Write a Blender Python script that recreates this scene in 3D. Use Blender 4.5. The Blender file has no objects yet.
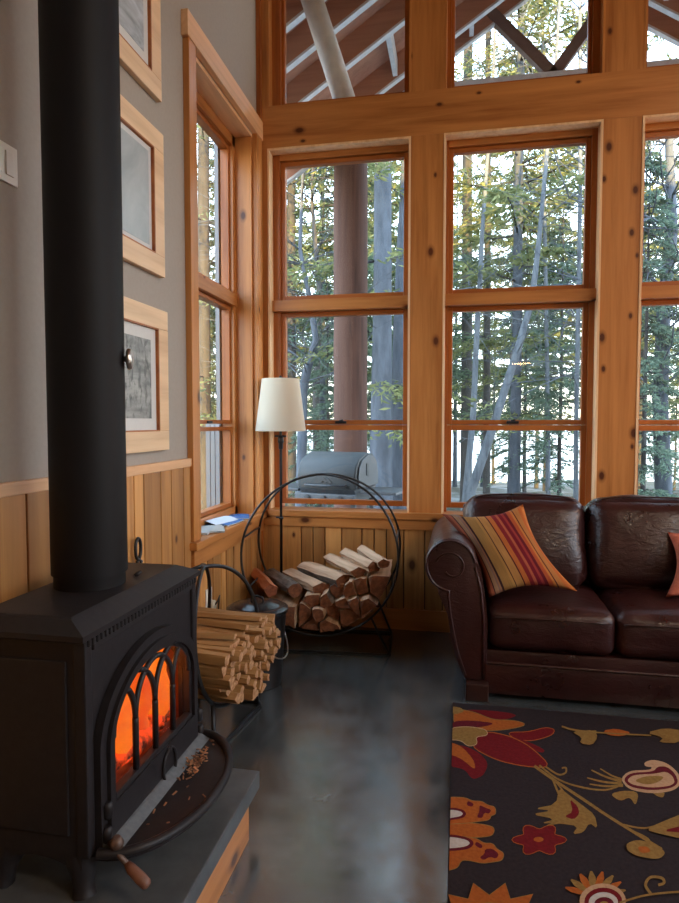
import bpy, bmesh, math, random
from mathutils import Vector, Matrix, noise
R = math.radians; PI = math.pi
SC = bpy.context.scene; COL = SC.collection
rng = random.Random(7)
V = Vector
# ------------------------------------------------------------------ helpers
ORG = {}
def link(o):
    COL.objects.link(o); return o
def tag(o, label=None, cat=None, group=None, kind=None):
    if label: o['label'] = label
    if cat: o['category'] = cat
    if group: o['group'] = group
    if kind: o['kind'] = kind
    return o
def thing(name, loc, label, cat, group=None, kind=None):
    o = link(bpy.data.objects.new(name, None)); o.empty_display_size = .05
    o.location = loc; ORG[o.name] = V(loc)
    return tag(o, label, cat, group, kind)
def obj(name, bm, mats, parent=None, org=None, smooth=False, label=None):
    """links a bmesh drawn in world coordinates as ONE mesh object"""
    if not isinstance(mats, (list, tuple)): mats = [mats]
    off = ORG[parent.name] if parent else V(org or (0, 0, 0))
    bmesh.ops.recalc_face_normals(bm, faces=bm.faces)
    if off.length: bmesh.ops.translate(bm, vec=-off, verts=bm.verts)
    me = bpy.data.meshes.new(name); bm.to_mesh(me); bm.free()
    for m in mats: me.materials.append(m)
    if smooth:
        for p in me.polygons: p.use_smooth = True
        try: me.set_sharp_from_angle(angle=R(smooth if smooth is not True else 40))
        except Exception: pass
    o = link(bpy.data.objects.new(name, me)); ORG[o.name] = off
    if parent: o.parent = parent
    else: o.location = off
    if label: o['label'] = label
    return o
def NB(): return bmesh.new()
def box(bm, x0, x1, y0, y1, z0, z1, bev=0, mi=0, seg=2, M=None):
    vs = [bm.verts.new((x, y, z)) for x in (x0, x1) for y in (y0, y1) for z in (z0, z1)]
    f = [(0,1,3,2),(4,6,7,5),(0,4,5,1),(2,3,7,6),(0,2,6,4),(1,5,7,3)]
    fs = [bm.faces.new([vs[i] for i in q]) for q in f]
    for q in fs: q.material_index = mi
    if M: bmesh.ops.transform(bm, matrix=M, verts=vs)
    if bev:
        es = list({e for q in fs for e in q.edges})
        r = bmesh.ops.bevel(bm, geom=es, offset=bev, segments=seg, profile=.6, affect='EDGES')
        for q in r['faces']: q.material_index = mi
def tube(bm, pts, r, seg=8, closed=False, mi=0):
    pts = [V(p) for p in pts]; n = len(pts)
    rs = r if isinstance(r, (list, tuple)) else [r]*n
    rings = []; nrm = None
    for i, p in enumerate(pts):
        if closed: t = pts[(i+1) % n]-pts[i-1]
        else: t = pts[min(i+1, n-1)]-pts[max(i-1, 0)]
        if t.length < 1e-9: t = V((0,0,1))
        t.normalize()
        if nrm is None:
            nrm = t.orthogonal().normalized()
        else:
            nrm = nrm-t*nrm.dot(t)
            nrm = nrm.normalized() if nrm.length > 1e-6 else t.orthogonal().normalized()
        b = t.cross(nrm)
        rings.append([bm.verts.new(p+(nrm*math.cos(2*PI*k/seg)+b*math.sin(2*PI*k/seg))*rs[i]) for k in range(seg)])
    m = n if closed else n-1
    for i in range(m):
        a, c = rings[i], rings[(i+1) % n]
        sh = 0
        if closed and i == n-1:
            sh = min(range(seg), key=lambda s: (a[0].co-c[s].co).length)
        for k in range(seg):
            f = bm.faces.new((a[k], a[(k+1) % seg], c[(k+1+sh) % seg], c[(k+sh) % seg])); f.material_index = mi; f.smooth = True
    if not closed:
        for q in (rings[0][::-1], rings[-1]):
            f = bm.faces.new(q); f.material_index = mi
def lathe(bm, prof, c, seg=32, mi=0, cap=True):
    rings = []
    for r, z in prof:
        rings.append([bm.verts.new((c[0]+max(r, 1e-4)*math.cos(2*PI*k/seg), c[1]+max(r, 1e-4)*math.sin(2*PI*k/seg), c[2]+z)) for k in range(seg)])
    for a, b in zip(rings, rings[1:]):
        for k in range(seg):
            f = bm.faces.new((a[k], a[(k+1) % seg], b[(k+1) % seg], b[k])); f.material_index = mi; f.smooth = True
    if cap:
        for q in (rings[0][::-1], rings[-1]):
            f = bm.faces.new(q); f.material_index = mi
def prism(bm, poly, axis, a0, a1, mi=0, capmi=None, M=None, bev=0):
    def P(u, v, a):
        return {'x': (a, u, v), 'y': (u, a, v), 'z': (u, v, a)}[axis]
    A = [bm.verts.new(P(u, v, a0)) for u, v in poly]; B = [bm.verts.new(P(u, v, a1)) for u, v in poly]
    n = len(poly); fs = []
    for k in range(n):
        f = bm.faces.new((A[k], A[(k+1) % n], B[(k+1) % n], B[k])); f.material_index = mi; fs.append(f)
    caps = [bm.faces.new(A[::-1]), bm.faces.new(B)]
    for f in caps: f.material_index = mi if capmi is None else capmi
    if M: bmesh.ops.transform(bm, matrix=M, verts=A+B)
    if bev:
        es = list({e for f in caps for e in f.edges})
        bmesh.ops.bevel(bm, geom=es, offset=bev, segments=3, profile=.5, affect='EDGES')
def ringprism(bm, outer, inner, axis, a0, a1, mi=0):
    """a plate between two outlines of the same number of points"""
    def P(q, a):
        u, v = q; return {'x': (a, u, v), 'y': (u, a, v), 'z': (u, v, a)}[axis]
    n = len(outer)
    L = [[bm.verts.new(P(q, a)) for q in s] for s in (outer, inner) for a in (a0, a1)]
    for k in range(n):
        j = (k+1) % n
        for a, b in ((0, 1), (2, 3), (0, 2), (1, 3)):
            f = bm.faces.new((L[a][k], L[a][j], L[b][j], L[b][k])); f.material_index = mi
def soft(bm, size, r, puff=(0, 0, 0), n=12, M=None, mi=0, wr=0, seed=0):
    """an upholstered cushion: a rounded box whose faces swell"""
    sx, sy, sz = [s/2 for s in size]
    g = bmesh.new(); bmesh.ops.create_cube(g, size=2)
    bmesh.ops.subdivide_edges(g, edges=g.edges, cuts=n, use_grid_fill=True)
    for v in g.verts:
        u = V((max(-1, min(1, v.co.x)), max(-1, min(1, v.co.y)), max(-1, min(1, v.co.z))))
        # ease the spacing so that the edges get more vertices
        e = V([math.sin(c*PI/2) for c in u])
        p = V((e.x*sx, e.y*sy, e.z*sz))
        q = V([max(-(s-r), min(s-r, c)) for c, s in zip(p, (sx, sy, sz))])
        d = p-q
        if d.length > 1e-9: p = q+d.normalized()*r
        bx, by, bz = 1-e.x**2, 1-e.y**2, 1-e.z**2
        if abs(u.x) > .999: p.x += math.copysign(puff[0]*by*bz, u.x)
        if abs(u.y) > .999: p.y += math.copysign(puff[1]*bx*bz, u.y)
        if abs(u.z) > .999: p.z += math.copysign(puff[2]*bx*by, u.z)
        if wr:
            nz = noise.noise(p*9+V((seed, 0, 0)))+.6*noise.noise(V((p.x*6, p.y*22, p.z*22))+V((0, seed, 0)))
            p += d.normalized()*wr*nz if d.length > 1e-9 else V((0, 0, 0))
        v.co = p
    if M: bmesh.ops.transform(g, matrix=M, verts=g.verts)
    vm = {v: bm.verts.new(v.co) for v in g.verts}
    for f in g.faces:
        q = bm.faces.new([vm[v] for v in f.verts]); q.smooth = True; q.material_index = mi
    g.free()
def arc(cx, cy, rx, ry, a0, a1, n):
    return [(cx+rx*math.cos(R(a0+(a1-a0)*k/n)), cy+ry*math.sin(R(a0+(a1-a0)*k/n))) for k in range(n+1)]
def clip(poly, p, q):
    """the part of poly nearer to p than to q"""
    mx, my = (p[0]+q[0])/2, (p[1]+q[1])/2; nx, ny = q[0]-p[0], q[1]-p[1]
    out = []
    s = [(x-mx)*nx+(y-my)*ny for x, y in poly]
    for i in range(len(poly)):
        a, b = poly[i-1], poly[i]; sa, sb = s[i-1], s[i]
        if (sa < 0) != (sb < 0):
            t = sa/(sa-sb); out.append((a[0]+(b[0]-a[0])*t, a[1]+(b[1]-a[1])*t))
        if sb < 0: out.append(b)
    return out
def cells(pts, boundary):
    res = []
    for i, p in enumerate(pts):
        poly = boundary
        for j, q in enumerate(pts):
            if i != j and (p[0]-q[0])**2+(p[1]-q[1])**2 < .06: poly = clip(poly, p, q)
            if len(poly) < 3: break
        res.append(poly if len(poly) >= 3 else None)
    return res
# ------------------------------------------------------------------ materials
class NT:
    def __init__(s, name):
        s.m = bpy.data.materials.new(name); s.m.use_nodes = True; s.t = s.m.node_tree; s.n = s.t.nodes
        s.b = s.n['Principled BSDF']; s.out = s.n['Material Output']
    def new(s, t, **kw):
        x = s.n.new(t)
        for k, v in kw.items():
            if k.startswith('i_'):
                x.inputs[k[2:].replace('_', ' ')].default_value = v
            else: setattr(x, k, v)
        return x
    def l(s, a, b): s.t.links.new(a, b)
    def obco(s, scale=(1, 1, 1), src='Object', rot=(0,0,0)):
        tc = s.new('ShaderNodeTexCoord'); mp = s.new('ShaderNodeMapping'); mp.inputs['Scale'].default_value = scale; mp.inputs['Rotation'].default_value = rot
        s.l(tc.outputs[src], mp.inputs['Vector']); return mp.outputs[0]
    def noise(s, co, scale, detail=4, rough=.55, dist=0):
        x = s.new('ShaderNodeTexNoise'); x.inputs['Scale'].default_value = scale; x.inputs['Detail'].default_value = detail
        x.inputs['Roughness'].default_value = rough; x.inputs['Distortion'].default_value = dist
        s.l(co, x.inputs['Vector']); return x.outputs['Fac']
    def ramp(s, f, stops, mode='LINEAR'):
        x = s.new('ShaderNodeValToRGB'); e = x.color_ramp; e.interpolation = mode
        while len(e.elements) < len(stops): e.elements.new(.5)
        for el, (p, c) in zip(e.elements, stops): el.position = p; el.color = (*c, 1) if len(c) == 3 else c
        s.l(f, x.inputs[0]); return x.outputs[0]
    def mix(s, f, a, b, t='MIX'):
        x = s.new('ShaderNodeMix', data_type='RGBA', blend_type=t)
        for sock, v in ((x.inputs[0], f), (x.inputs[6], a), (x.inputs[7], b)):
            if hasattr(v, 'links') or hasattr(v, 'is_linked'): s.l(v, sock)
            elif isinstance(v, tuple): sock.default_value = (*v, 1)
            else: sock.default_value = v
        return x.outputs[2]
    def math(s, op, a, b=0.):
        x = s.new('ShaderNodeMath', operation=op)
        for sock, v in ((x.inputs[0], a), (x.inputs[1], b)):
            if hasattr(v, 'is_linked'): s.l(v, sock)
            else: sock.default_value = v
        return x.outputs[0]
    def bump(s, h, strength=.2, dist=.01):
        x = s.new('ShaderNodeBump'); x.inputs['Strength'].default_value = strength; x.inputs['Distance'].default_value = dist
        s.l(h, x.inputs['Height']); s.l(x.outputs[0], s.b.inputs['Normal'])
    def base(s, c):
        if isinstance(c, tuple): s.b.inputs['Base Color'].default_value = (*c, 1)
        else: s.l(c, s.b.inputs['Base Color'])
        return s
    def set(s, rough=.5, metal=0, spec=.5):
        s.b.inputs['Roughness'].default_value = rough; s.b.inputs['Metallic'].default_value = metal
        s.b.inputs['Specular IOR Level'].default_value = spec; return s
def srgb(r, g, b):
    f = lambda c: (c/255/12.92) if c/255 <= .04045 else ((c/255+.055)/1.055)**2.4
    return (f(r), f(g), f(b))
def plain(name, c1, c2=None, rough=.5, metal=0, scale=8, bump=0, bdist=.003, stretch=(1,1,1), spec=.5):
    k = NT(name); k.set(rough, metal, spec)
    if c2 is None and not bump: k.base(c1); return k.m
    f = k.noise(k.obco(stretch), scale, 5, .6)
    k.base(k.ramp(f, [(.3, c1), (.7, c2 or c1)]))
    if bump: k.bump(f, bump, bdist)
    return k.m
def wood(name, light, dark, axis='z', rough=.42, var=.35, knots=True, ks=1., grain=1., spec=.4, flat=None):
    """boards with grain along one axis, a tone per board and scattered knots"""
    k = NT(name); k.set(rough, 0, spec)
    st = {'x': (.06, 1, 1), 'y': (1, .06, 1), 'z': (1, 1, .06)}[axis]
    geo = k.new('ShaderNodeNewGeometry'); rnd = geo.outputs['Random Per Island']
    tc = k.new('ShaderNodeTexCoord'); ad = k.new('ShaderNodeVectorMath', operation='ADD'); k.l(tc.outputs['Object'], ad.inputs[0])
    cb = k.new('ShaderNodeCombineXYZ'); r7 = k.math('MULTIPLY', rnd, 7.3)
    for i in range(3): k.l(r7, cb.inputs[i])
    k.l(cb.outputs[0], ad.inputs[1])
    mp = k.new('ShaderNodeMapping'); mp.inputs['Scale'].default_value = st; k.l(ad.outputs[0], mp.inputs[0])
    g = k.noise(mp.outputs[0], 38*grain, 6, .62, .6)
    g2 = k.noise(mp.outputs[0], 9*grain, 3, .5, 1.2)
    c = k.mix(k.ramp(g, [(.32, (0, 0, 0)), (.7, (1, 1, 1))]), dark, light)
    c = k.mix(k.ramp(g2, [(.35, (0, 0, 0)), (.75, (1, 1, 1))]), c, tuple(min(1, v*1.18) for v in light))
    tone = k.ramp(rnd, [(0, (1-var, (1-var)*.93, (1-var)*.86)), (1, (1+.15*var, 1+.1*var, 1)[:3])])
    c = k.mix(1., c, tone, 'MULTIPLY')
    if knots:
        sx = k.new('ShaderNodeSeparateXYZ'); k.l(ad.outputs[0], sx.inputs[0]); cx = k.new('ShaderNodeCombineXYZ')
        fl = flat or ('y' if axis != 'y' else 'x'); uv = [ch for ch in 'xyz' if ch != fl]
        for i, ch in enumerate(uv): k.l(k.math('MULTIPLY', sx.outputs['xyz'.index(ch)], .6 if ch == axis else 1.), cx.inputs[i])
        vo = k.new('ShaderNodeTexVoronoi', voronoi_dimensions='2D'); vo.inputs['Scale'].default_value = 6.4*ks; k.l(cx.outputs[0], vo.inputs['Vector'])
        sp = k.new('ShaderNodeSeparateColor'); k.l(vo.outputs['Color'], sp.inputs[0])
        dd = k.math('ADD', k.math('MULTIPLY', vo.outputs['Distance'], k.math('ADD', .75, k.math('MULTIPLY', sp.outputs[1], 1.3))), k.math('MULTIPLY', k.ramp(sp.outputs[0], [(.68, (1, 1, 1)), (.69, (0, 0, 0))]), 1.))
        kf = k.ramp(dd, [(.06, (1, 1, 1)), (.10, (.45, .45, .45)), (.17, (0, 0, 0))])
        c = k.mix(kf, c, (dark[0]*.26, dark[1]*.17, dark[2]*.15))
    k.base(c); k.bump(g, .06, .002)
    return k.m
M = {}
PL, PD = srgb(214, 158, 96), srgb(176, 112, 54)
for a in 'xyz':
    M['pine_'+a] = wood('pine_trim_'+a, srgb(184, 124, 68), srgb(148, 87, 39), a, .36, .14, flat={'x': 'y', 'y': 'x', 'z': 'y'}[a])
    M['sash_'+a] = wood('sash_wood_'+a, srgb(166, 98, 46), srgb(134, 70, 28), a, .36, .1, knots=False)
M['board_z'] = wood('wainscot_pine', srgb(200, 146, 86), srgb(150, 95, 46), 'z', .45, .42, ks=.9, flat='y')
M['board_l'] = wood('wainscot_pine_left', srgb(200, 146, 86), srgb(150, 95, 46), 'z', .45, .42, ks=.9, flat='x')
M['lit_reveal'] = wood('skylit_reveal_pine', srgb(232, 200, 160), srgb(208, 164, 118), 'z', .3, .05, knots=False, spec=.6)  # paler copy of the pine: sky light on the jambs put into colour
M['jamb_z'] = wood('jamb_pine', srgb(190, 130, 72), srgb(156, 94, 43), 'z', .36, .14, flat='x')
M['rail_y'] = wood('rail_pine', srgb(220, 176, 134), srgb(198, 150, 108), 'y', .4, .05, knots=False)
M['frame_y'] = wood('frame_maple', srgb(220, 190, 154), srgb(200, 162, 124), 'y', .42, .06, knots=False)
M['ceil'] = wood('ceiling_pine', srgb(206, 156, 98), srgb(176, 120, 66), 'y', .5, .2)
M['paint'] = plain('taupe_paint', srgb(156, 147, 138), srgb(161, 152, 143), .75, scale=60, bump=.04, bdist=.001)
M['iron'] = plain('black_cast_iron', srgb(27, 24, 26), srgb(37, 33, 35), .5, .0, 45, .18, .002, spec=.3)
M['pipe'] = plain('matte_black_pipe', srgb(10, 8, 10), srgb(14, 11, 14), .6, 0, 6, .03, .002, spec=.22)
M['steel_black'] = plain('black_painted_steel', srgb(22, 22, 24), srgb(30, 30, 33), .38, .2, 30)
M['nickel'] = plain('brushed_nickel', (.55, .53, .5), (.62, .6, .57), .3, 1., 40)
M['white_plastic'] = plain('white_plastic', srgb(225, 222, 214), None, .35)
M['mat_board'] = plain('mat_board', srgb(205, 205, 203), srgb(210, 210, 208), .8, scale=50)
M['cord'] = plain('black_rubber', srgb(20, 20, 20), None, .5)
M['slate'] = plain('grey_slate', srgb(66, 68, 69), srgb(84, 86, 87), .42, 0, 14, .12, .003)
M['shade'] = None
def concrete():
    k = NT('polished_concrete'); k.set(.3, 0, .5); k.b.inputs['IOR'].default_value = 2.5
    co = k.obco()
    a = k.noise(co, 1.6, 8, .62, .8); b = k.noise(co, 9, 6, .6); 
    c = k.ramp(a, [(.3, srgb(52, 56, 58)), (.5, srgb(68, 74, 77)), (.72, srgb(86, 87, 84))])
    c = k.mix(.35, c, k.ramp(b, [(.35, srgb(44, 48, 50)), (.65, srgb(88, 92, 93))]))
    k.base(c)
    k.l(k.ramp(b, [(.3, (.13,)*3), (.7, (.27,)*3)]), k.b.inputs['Roughness'])
    k.bump(k.noise(co, 14, 6, .65), .09, .006)
    return k.m
M['concrete'] = concrete()
def glass():
    k = NT('window_glass'); k.n.remove(k.b)
    t = k.new('ShaderNodeBsdfTransparent'); t.inputs[0].default_value = (.97, .985, .985, 1)
    g = k.new('ShaderNodeBsdfGlossy'); g.inputs['Roughness'].default_value = .02
    lw = k.new('ShaderNodeLayerWeight'); lw.inputs[0].default_value = .5
    mx = k.new('ShaderNodeMixShader'); k.l(k.math('ADD', k.math('MULTIPLY', k.math('POWER', lw.outputs['Facing'], 5.), .8), .022), mx.inputs[0]); k.l(t.outputs[0], mx.inputs[1]); k.l(g.outputs[0], mx.inputs[2])
    k.l(mx.outputs[0], k.out.inputs['Surface']); return k.m
M['glass'] = glass()
def leather():
    k = NT('oxblood_leather'); k.set(.36, 0, .55)
    co = k.obco()
    a = k.noise(co, 5, 5, .6); v = k.new('ShaderNodeTexVoronoi'); v.inputs['Scale'].default_value = 240; k.l(co, v.inputs['Vector'])
    k.base(k.ramp(a, [(.3, srgb(40, 17, 17)), (.7, srgb(58, 27, 25))]))
    k.l(k.ramp(a, [(.3, (.25,)*3), (.7, (.38,)*3)]), k.b.inputs['Roughness'])
    w = k.noise(k.obco((1, 1, 2.2)), 16, 4, .6, 1.)
    h = k.math('ADD', k.math('MULTIPLY', v.outputs['Distance'], .12), w)
    k.bump(h, .35, .012); return k.m
M['leather'] = leather()
def emis(name, c, s, c2=None, scale=10, stops=(.4, .6)):
    k = NT(name); k.set(.8); k.base((.01, .005, .003))
    if c2:
        f = k.noise(k.obco(), scale, 4, .6)
        k.l(k.ramp(f, [(stops[0], c2), (stops[1], c)]), k.b.inputs['Emission Color'])
    else: k.b.inputs['Emission Color'].default_value = (*c, 1)
    k.b.inputs['Emission Strength'].default_value = s
    return k.m
# ------------------------------------------------------------------ the room
XL, YB, GY, ZC = -1.23, 3.712, 3.83, 4.75
XR, YF = 4.6, -3.6
def st(name, bm, m, label, cat, parent=None, **k):
    o = obj(name, bm, m, parent, **k)
    return tag(o, label, cat, None, 'structure') if parent is None else o
bm = NB(); box(bm, XL-.25, XR+.2, YF-.2, YB+.2, -.2, 0); st('floor', bm, M['concrete'], 'dark polished concrete floor', 'floor')
bm = NB(); box(bm, XL-.25, XR+.2, YF-.2, YB+.28, ZC, ZC+.2); st('ceiling', bm, M['ceil'], 'high pine ceiling of the room', 'ceiling')
bm = NB(); box(bm, XR, XR+.2, YF-.2, -.9, 0, ZC); box(bm, XR, XR+.2, 2.4, YB+.2, 0, ZC); box(bm, XR, XR+.2, -.9, 2.4, 0, .8); box(bm, XR, XR+.2, -.9, 2.4, 4.35, ZC); st('wall_right', bm, M['paint'], 'plain painted wall on the right of the room', 'wall')
bm = NB(); box(bm, XL-.25, XR+.2, YF-.2, YF, 0, ZC); st('wall_front', bm, M['paint'], 'plain painted wall behind the camera', 'wall')
w0 = thing('window_10', (XR, .75, .8), 'wide window wall on the right of the room, beyond the picture', 'window', None, 'structure')
bm = NB()
for k in range(4): y = -.9+k*1.1; box(bm, XR+.02, XR+.14, max(-.9, y-.05), min(2.4, y+.05), .8, 4.35)
for z in (.8, 2.9, 4.28): box(bm, XR+.03, XR+.13, -.9, 2.4, z, z+.07)
obj('frame', bm, M['pine_z'], w0)
bm = NB(); box(bm, XR+.078, XR+.082, -.9, 2.4, .8, 4.35); obj('pane', bm, M['glass'], w0)
bm = NB(); prism(bm, [(XL-.7, ZC+.201), (XR+.6, ZC+.201), (1.7, 6.3)], 'y', YF-.5, YB+.2)
st('roof', bm, plain('sun_block_roof', srgb(70, 66, 64), None, .9), 'unseen gabled roof added above the ceiling to block the sun', 'roof')  # unseen roof, added to keep the low sun off the porch truss
# left wall with its window opening
WY0, WY1, WZ0, WZ1 = 2.735, 3.60, .655, 2.955
bm = NB()
for a in ((YF, WY0, 0, ZC), (WY1, YB+.2, 0, ZC), (WY0, WY1, 0, WZ0), (WY0, WY1, WZ1, ZC)):
    box(bm, XL-.19, XL, a[0], a[1], a[2], a[3])
wl = st('wall_left', bm, M['paint'], 'taupe painted left wall above a pine wainscot', 'wall')
bm = NB(); y = YF+.02
while y < 2.655:
    w = rng.choice((.075, .095, .12, .14)); w = min(w, 2.66-y)
    if w > .02: box(bm, XL-.001, XL+.016, y+.003, y+w-.003, .1, 1.05, .004)
    y += w
obj('wainscot', bm, M['board_l'], wl)
bm = NB(); y = 2.66
while y < 3.695:
    w = min(rng.choice((.07, .09, .11)), 3.70-y)
    if w > .02: box(bm, XL-.001, XL+.016, y+.003, y+w-.003, .1, .60, .004)
    y += w
obj('wainscot_under_window', bm, M['board_l'], wl)
bm = NB(); box(bm, XL, XL+.022, YF+.02, 2.66, 1.046, 1.084, .003); obj('chair_rail', bm, M['rail_y'], wl)
bm = NB(); box(bm, XL, XL+.024, YF+.02, 3.70, 0, .12, .004); st('baseboard_left', bm, M['pine_y'], 'pine baseboard along the left wall', 'baseboard')
# window casing, jambs and stool of the left window
w1 = thing('window_1', (XL, 3.2, .66), 'tall narrow wood window in the left wall by the corner', 'window', None, 'structure')
bm = NB(); box(bm, XL, XL+.03, 2.66, 2.74, .695, 2.962, .003); box(bm, XL, XL+.03, 3.60, 3.70, .695, 2.962, .003); obj('side_casing', bm, M['jamb_z'], w1)
bm = NB(); box(bm, XL, XL+.034, 2.645, 3.711, 2.962, 3.075, .003); obj('head_casing', bm, M['rail_y'], w1)
bm = NB(); box(bm, XL-.19, XL+.002, WY0, WY1, 2.937, 2.956); obj('head_jamb', bm, M['rail_y'], w1)
bm = NB(); box(bm, XL-.19, XL, WY0-.001, WY0+.02, .69, 2.94); box(bm, XL-.19, XL, WY1-.02, WY1+.001, .69, 2.94); obj('side_jamb', bm, M['pine_z'], w1)
bm = NB(); box(bm, XL-.2, XL, WY0+.001, WY1-.001, .657, .694); box(bm, XL, XL+.052, 2.64, 3.708, .657, .694, .005); obj('stool', bm, M['pine_y'], w1)
bm = NB(); box(bm, XL, XL+.03, 2.66, 3.70, .575, .657, .003); obj('apron', bm, M['pine_y'], w1)
def vsash(par, ax, g, a0, a1, z0, z1, fr, dep, front, name, mv, mh, pane=True):
    """a sash: stiles and rails around one pane. ax 'x': the sash runs along X at Y=g; ax 'y': along Y at X=g"""
    bm = NB(); s0, s1 = (g-dep, g+.02) if ax == 'x' else (g-.02, g+dep)
    def b(u0, u1, v0, v1, e=0):
        if ax == 'x': box(bm, u0, u1, s0+e, s1, v0, v1, .003)
        else: box(bm, s0, s1-e, u0, u1, v0, v1, .003)
    b(a0-fr, a0, z0-fr, z1+fr); b(a1, a1+fr, z0-fr, z1+fr)
    o = obj(name, bm, mv, par)
    bm = NB()
    b(a0, a1, z0-fr, z0); b(a0, a1, z1, z1+fr)
    obj('rail', bm, mh, o)
    bm = NB()
    if ax == 'x': box(bm, a0-.005, a1+.005, g-.002, g+.002, z0-.005, z1+.005)
    else: box(bm, g-.002, g+.002, a0-.005, a1+.005, z0-.005, z1+.005)
    obj('pane', bm, M['glass'], o)
    return o
GX = XL-.15
M['alu'] = plain('grey_aluminium', srgb(120, 122, 126), None, .45, .3)
for z0, z1, nm in ((2.035, 2.85, 'fixed_sash'), (1.262, 1.915, 'upper_sash'), (.765, 1.2, 'lower_sash')):
    vsash(w1, 'y', GX, WY0+.06, WY1-.078, z0, z1, .022, .03, 1, nm, M['sash_z'], M['sash_y'])
bm = NB(); box(bm, GX-.03, GX+.05, WY0+.02, WY0+.045, .69, 2.94); box(bm, GX-.03, GX+.05, WY1-.06, WY1-.02, .69, 2.94)
obj('frame', bm, M['pine_z'], w1)
bm = NB(); box(bm, GX-.03, GX+.06, WY0+.02, WY1-.02, 1.94, 2.012, .003); box(bm, GX-.03, GX+.05, WY0+.02, WY1-.02, 2.875, 2.94); box(bm, GX-.03, GX+.05, WY0+.02, WY1-.02, .693, .74); obj('mullion', bm, M['pine_y'], w1)
bm = NB()
for k in range(3): box(bm, GX-.118+k*.03, GX-.092+k*.03, WY1-.10, WY1-.08, .74, 1.235)
box(bm, GX-.055, GX-.031, WY1-.085, WY1-.02, 1.24, 2.93); box(bm, GX-.125, GX-.031, WY1-.08, WY1-.02, .69, 1.24)
obj('screen_track', bm, M['alu'], w1, label='grey aluminium track outside the lower sash')
bm = NB(); box(bm, GX+.01, GX+.04, 3.17, 3.23, 1.243, 1.256, .003); obj('sash_lock', bm, M['iron'], w1)

# back wall: posts, beam, wainscot
OP = [(-1.17, -.297), (-.106, .760), (.962, 1.83), (2.03, 2.9)]
GL = [(-1.086, -.345), (-.050, .690), (1.004, 1.745), (2.075, 2.815)]
SZ, HZ, BT = .708, 2.915, 3.166
bm = NB(); box(bm, XL-.02, XR, YB, YB+.2, 0, SZ-.04)
wb = st('wall_back', bm, plain('dark_gap_wood', srgb(60, 38, 22), None, .8), 'timber framed window wall with pine posts and a beam', 'wall')
edges = [XL] + [e for o in OP for e in o] + [XR]
for a, b in zip(edges[0::2], edges[1::2]):
    bm = NB(); box(bm, a, b, YB, YB+.2, SZ-.04, HZ, .0); obj('post', bm, M['pine_z'], wb)
    bm = NB(); box(bm, a, b, YB, YB+.2, BT, ZC, .0); obj('upper_post', bm, M['pine_z'], wb)
bm = NB(); box(bm, XL, XR, YB-.002, YB+.2, HZ, BT); obj('beam', bm, M['pine_x'], wb)
bm = NB(); box(bm, XL, XR, YB, YB+.2, 4.55, ZC); obj('top_plate', bm, M['pine_x'], wb)
bm = NB(); x = XL+.02
while x < XR-.01:
    w = min(rng.choice((.075, .09, .105, .125)), XR-x)
    box(bm, x+.003, x+w-.003, YB-.016, YB+.001, .1, .63, .004); x += w
obj('wainscot', bm, M['board_z'], wb)
bm = NB(); box(bm, XL+.032, XR, YB-.026, YB, .606, .668, .003); obj('apron', bm, M['pine_x'], wb)
bm = NB(); box(bm, XL+.06, XR, YB-.04, YB+.13, .668, .708, .005); obj('stool', bm, M['pine_x'], wb)
bm = NB(); box(bm, XL+.03, XR, YB-.03, YB-.001, 0, .124, .003); st('baseboard_back', bm, M['pine_x'], 'pine baseboard along the window wall', 'baseboard')
bm = NB(); box(bm, XL+.001, XL+.028, YB-.03, YB-.002, .0, ZC, .002); st('trim_1', bm, M['sash_z'], 'dark pine corner strip where left and back wall meet', 'trim')
names = ['leftmost lower window in the back wall, behind the ring of firewood', 'lower back window behind the left half of the sofa', 'lower back window cut by the right edge of the picture', 'lower back window beyond the right edge']
un = ['leftmost upper window, porch rafters behind it', 'upper window over the beam above the left sofa cushion', 'upper window at the top right corner', 'upper window beyond the right edge']
n = 2
for (a, b), (g0, g1), nm in zip(OP, GL, names):
    w = thing('window_%d' % n, ((a+b)/2, YB, SZ), 'wood framed double-hung ' + nm, 'window', None, 'structure'); n += 1
    bm = NB(); box(bm, a, a+.012, YB-.004, YB+.15, SZ, HZ); box(bm, b-.012, b, YB-.004, YB+.15, SZ, HZ); box(bm, a+.012, b-.012, YB-.004, YB+.15, HZ-.012, HZ)
    obj('jamb', bm, M['lit_reveal'], w)
    bm = NB(); box(bm, a+.012, g0-.028, GY-.045, GY+.04, SZ, HZ-.012); box(bm, g1+.028, b-.012, GY-.045, GY+.04, SZ, HZ-.012); obj('frame', bm, M['sash_z'], w)
    bm = NB(); box(bm, a+.012, b-.012, GY-.075, GY+.04, 1.938, 2.006, .003); box(bm, g0-.028, g1+.028, GY-.045, GY+.04, 2.868, HZ-.012); obj('mullion', bm, M['pine_x'], w)
    for z0, z1, q in ((2.04, 2.838, 'fixed_sash'), (1.262, 1.909, 'upper_sash'), (.762, 1.2, 'lower_sash')):
        s = vsash(w, 'x', GY, g0, g1, z0, z1, .028 if q != 'lower_sash' else .0315, .022, 1, q, M['sash_z'], M['sash_x'])
        if q == 'upper_sash':
            bm = NB(); c = (g0+g1)/2-.015; box(bm, c-.035, c+.035, GY-.04, GY-.012, 1.24, 1.256, .004); tube(bm, [(c-.01, GY-.03, 1.256), (c+.015, GY-.03, 1.262)], .006, 6); obj('sash_lock', bm, M['iron'], s)
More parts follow.
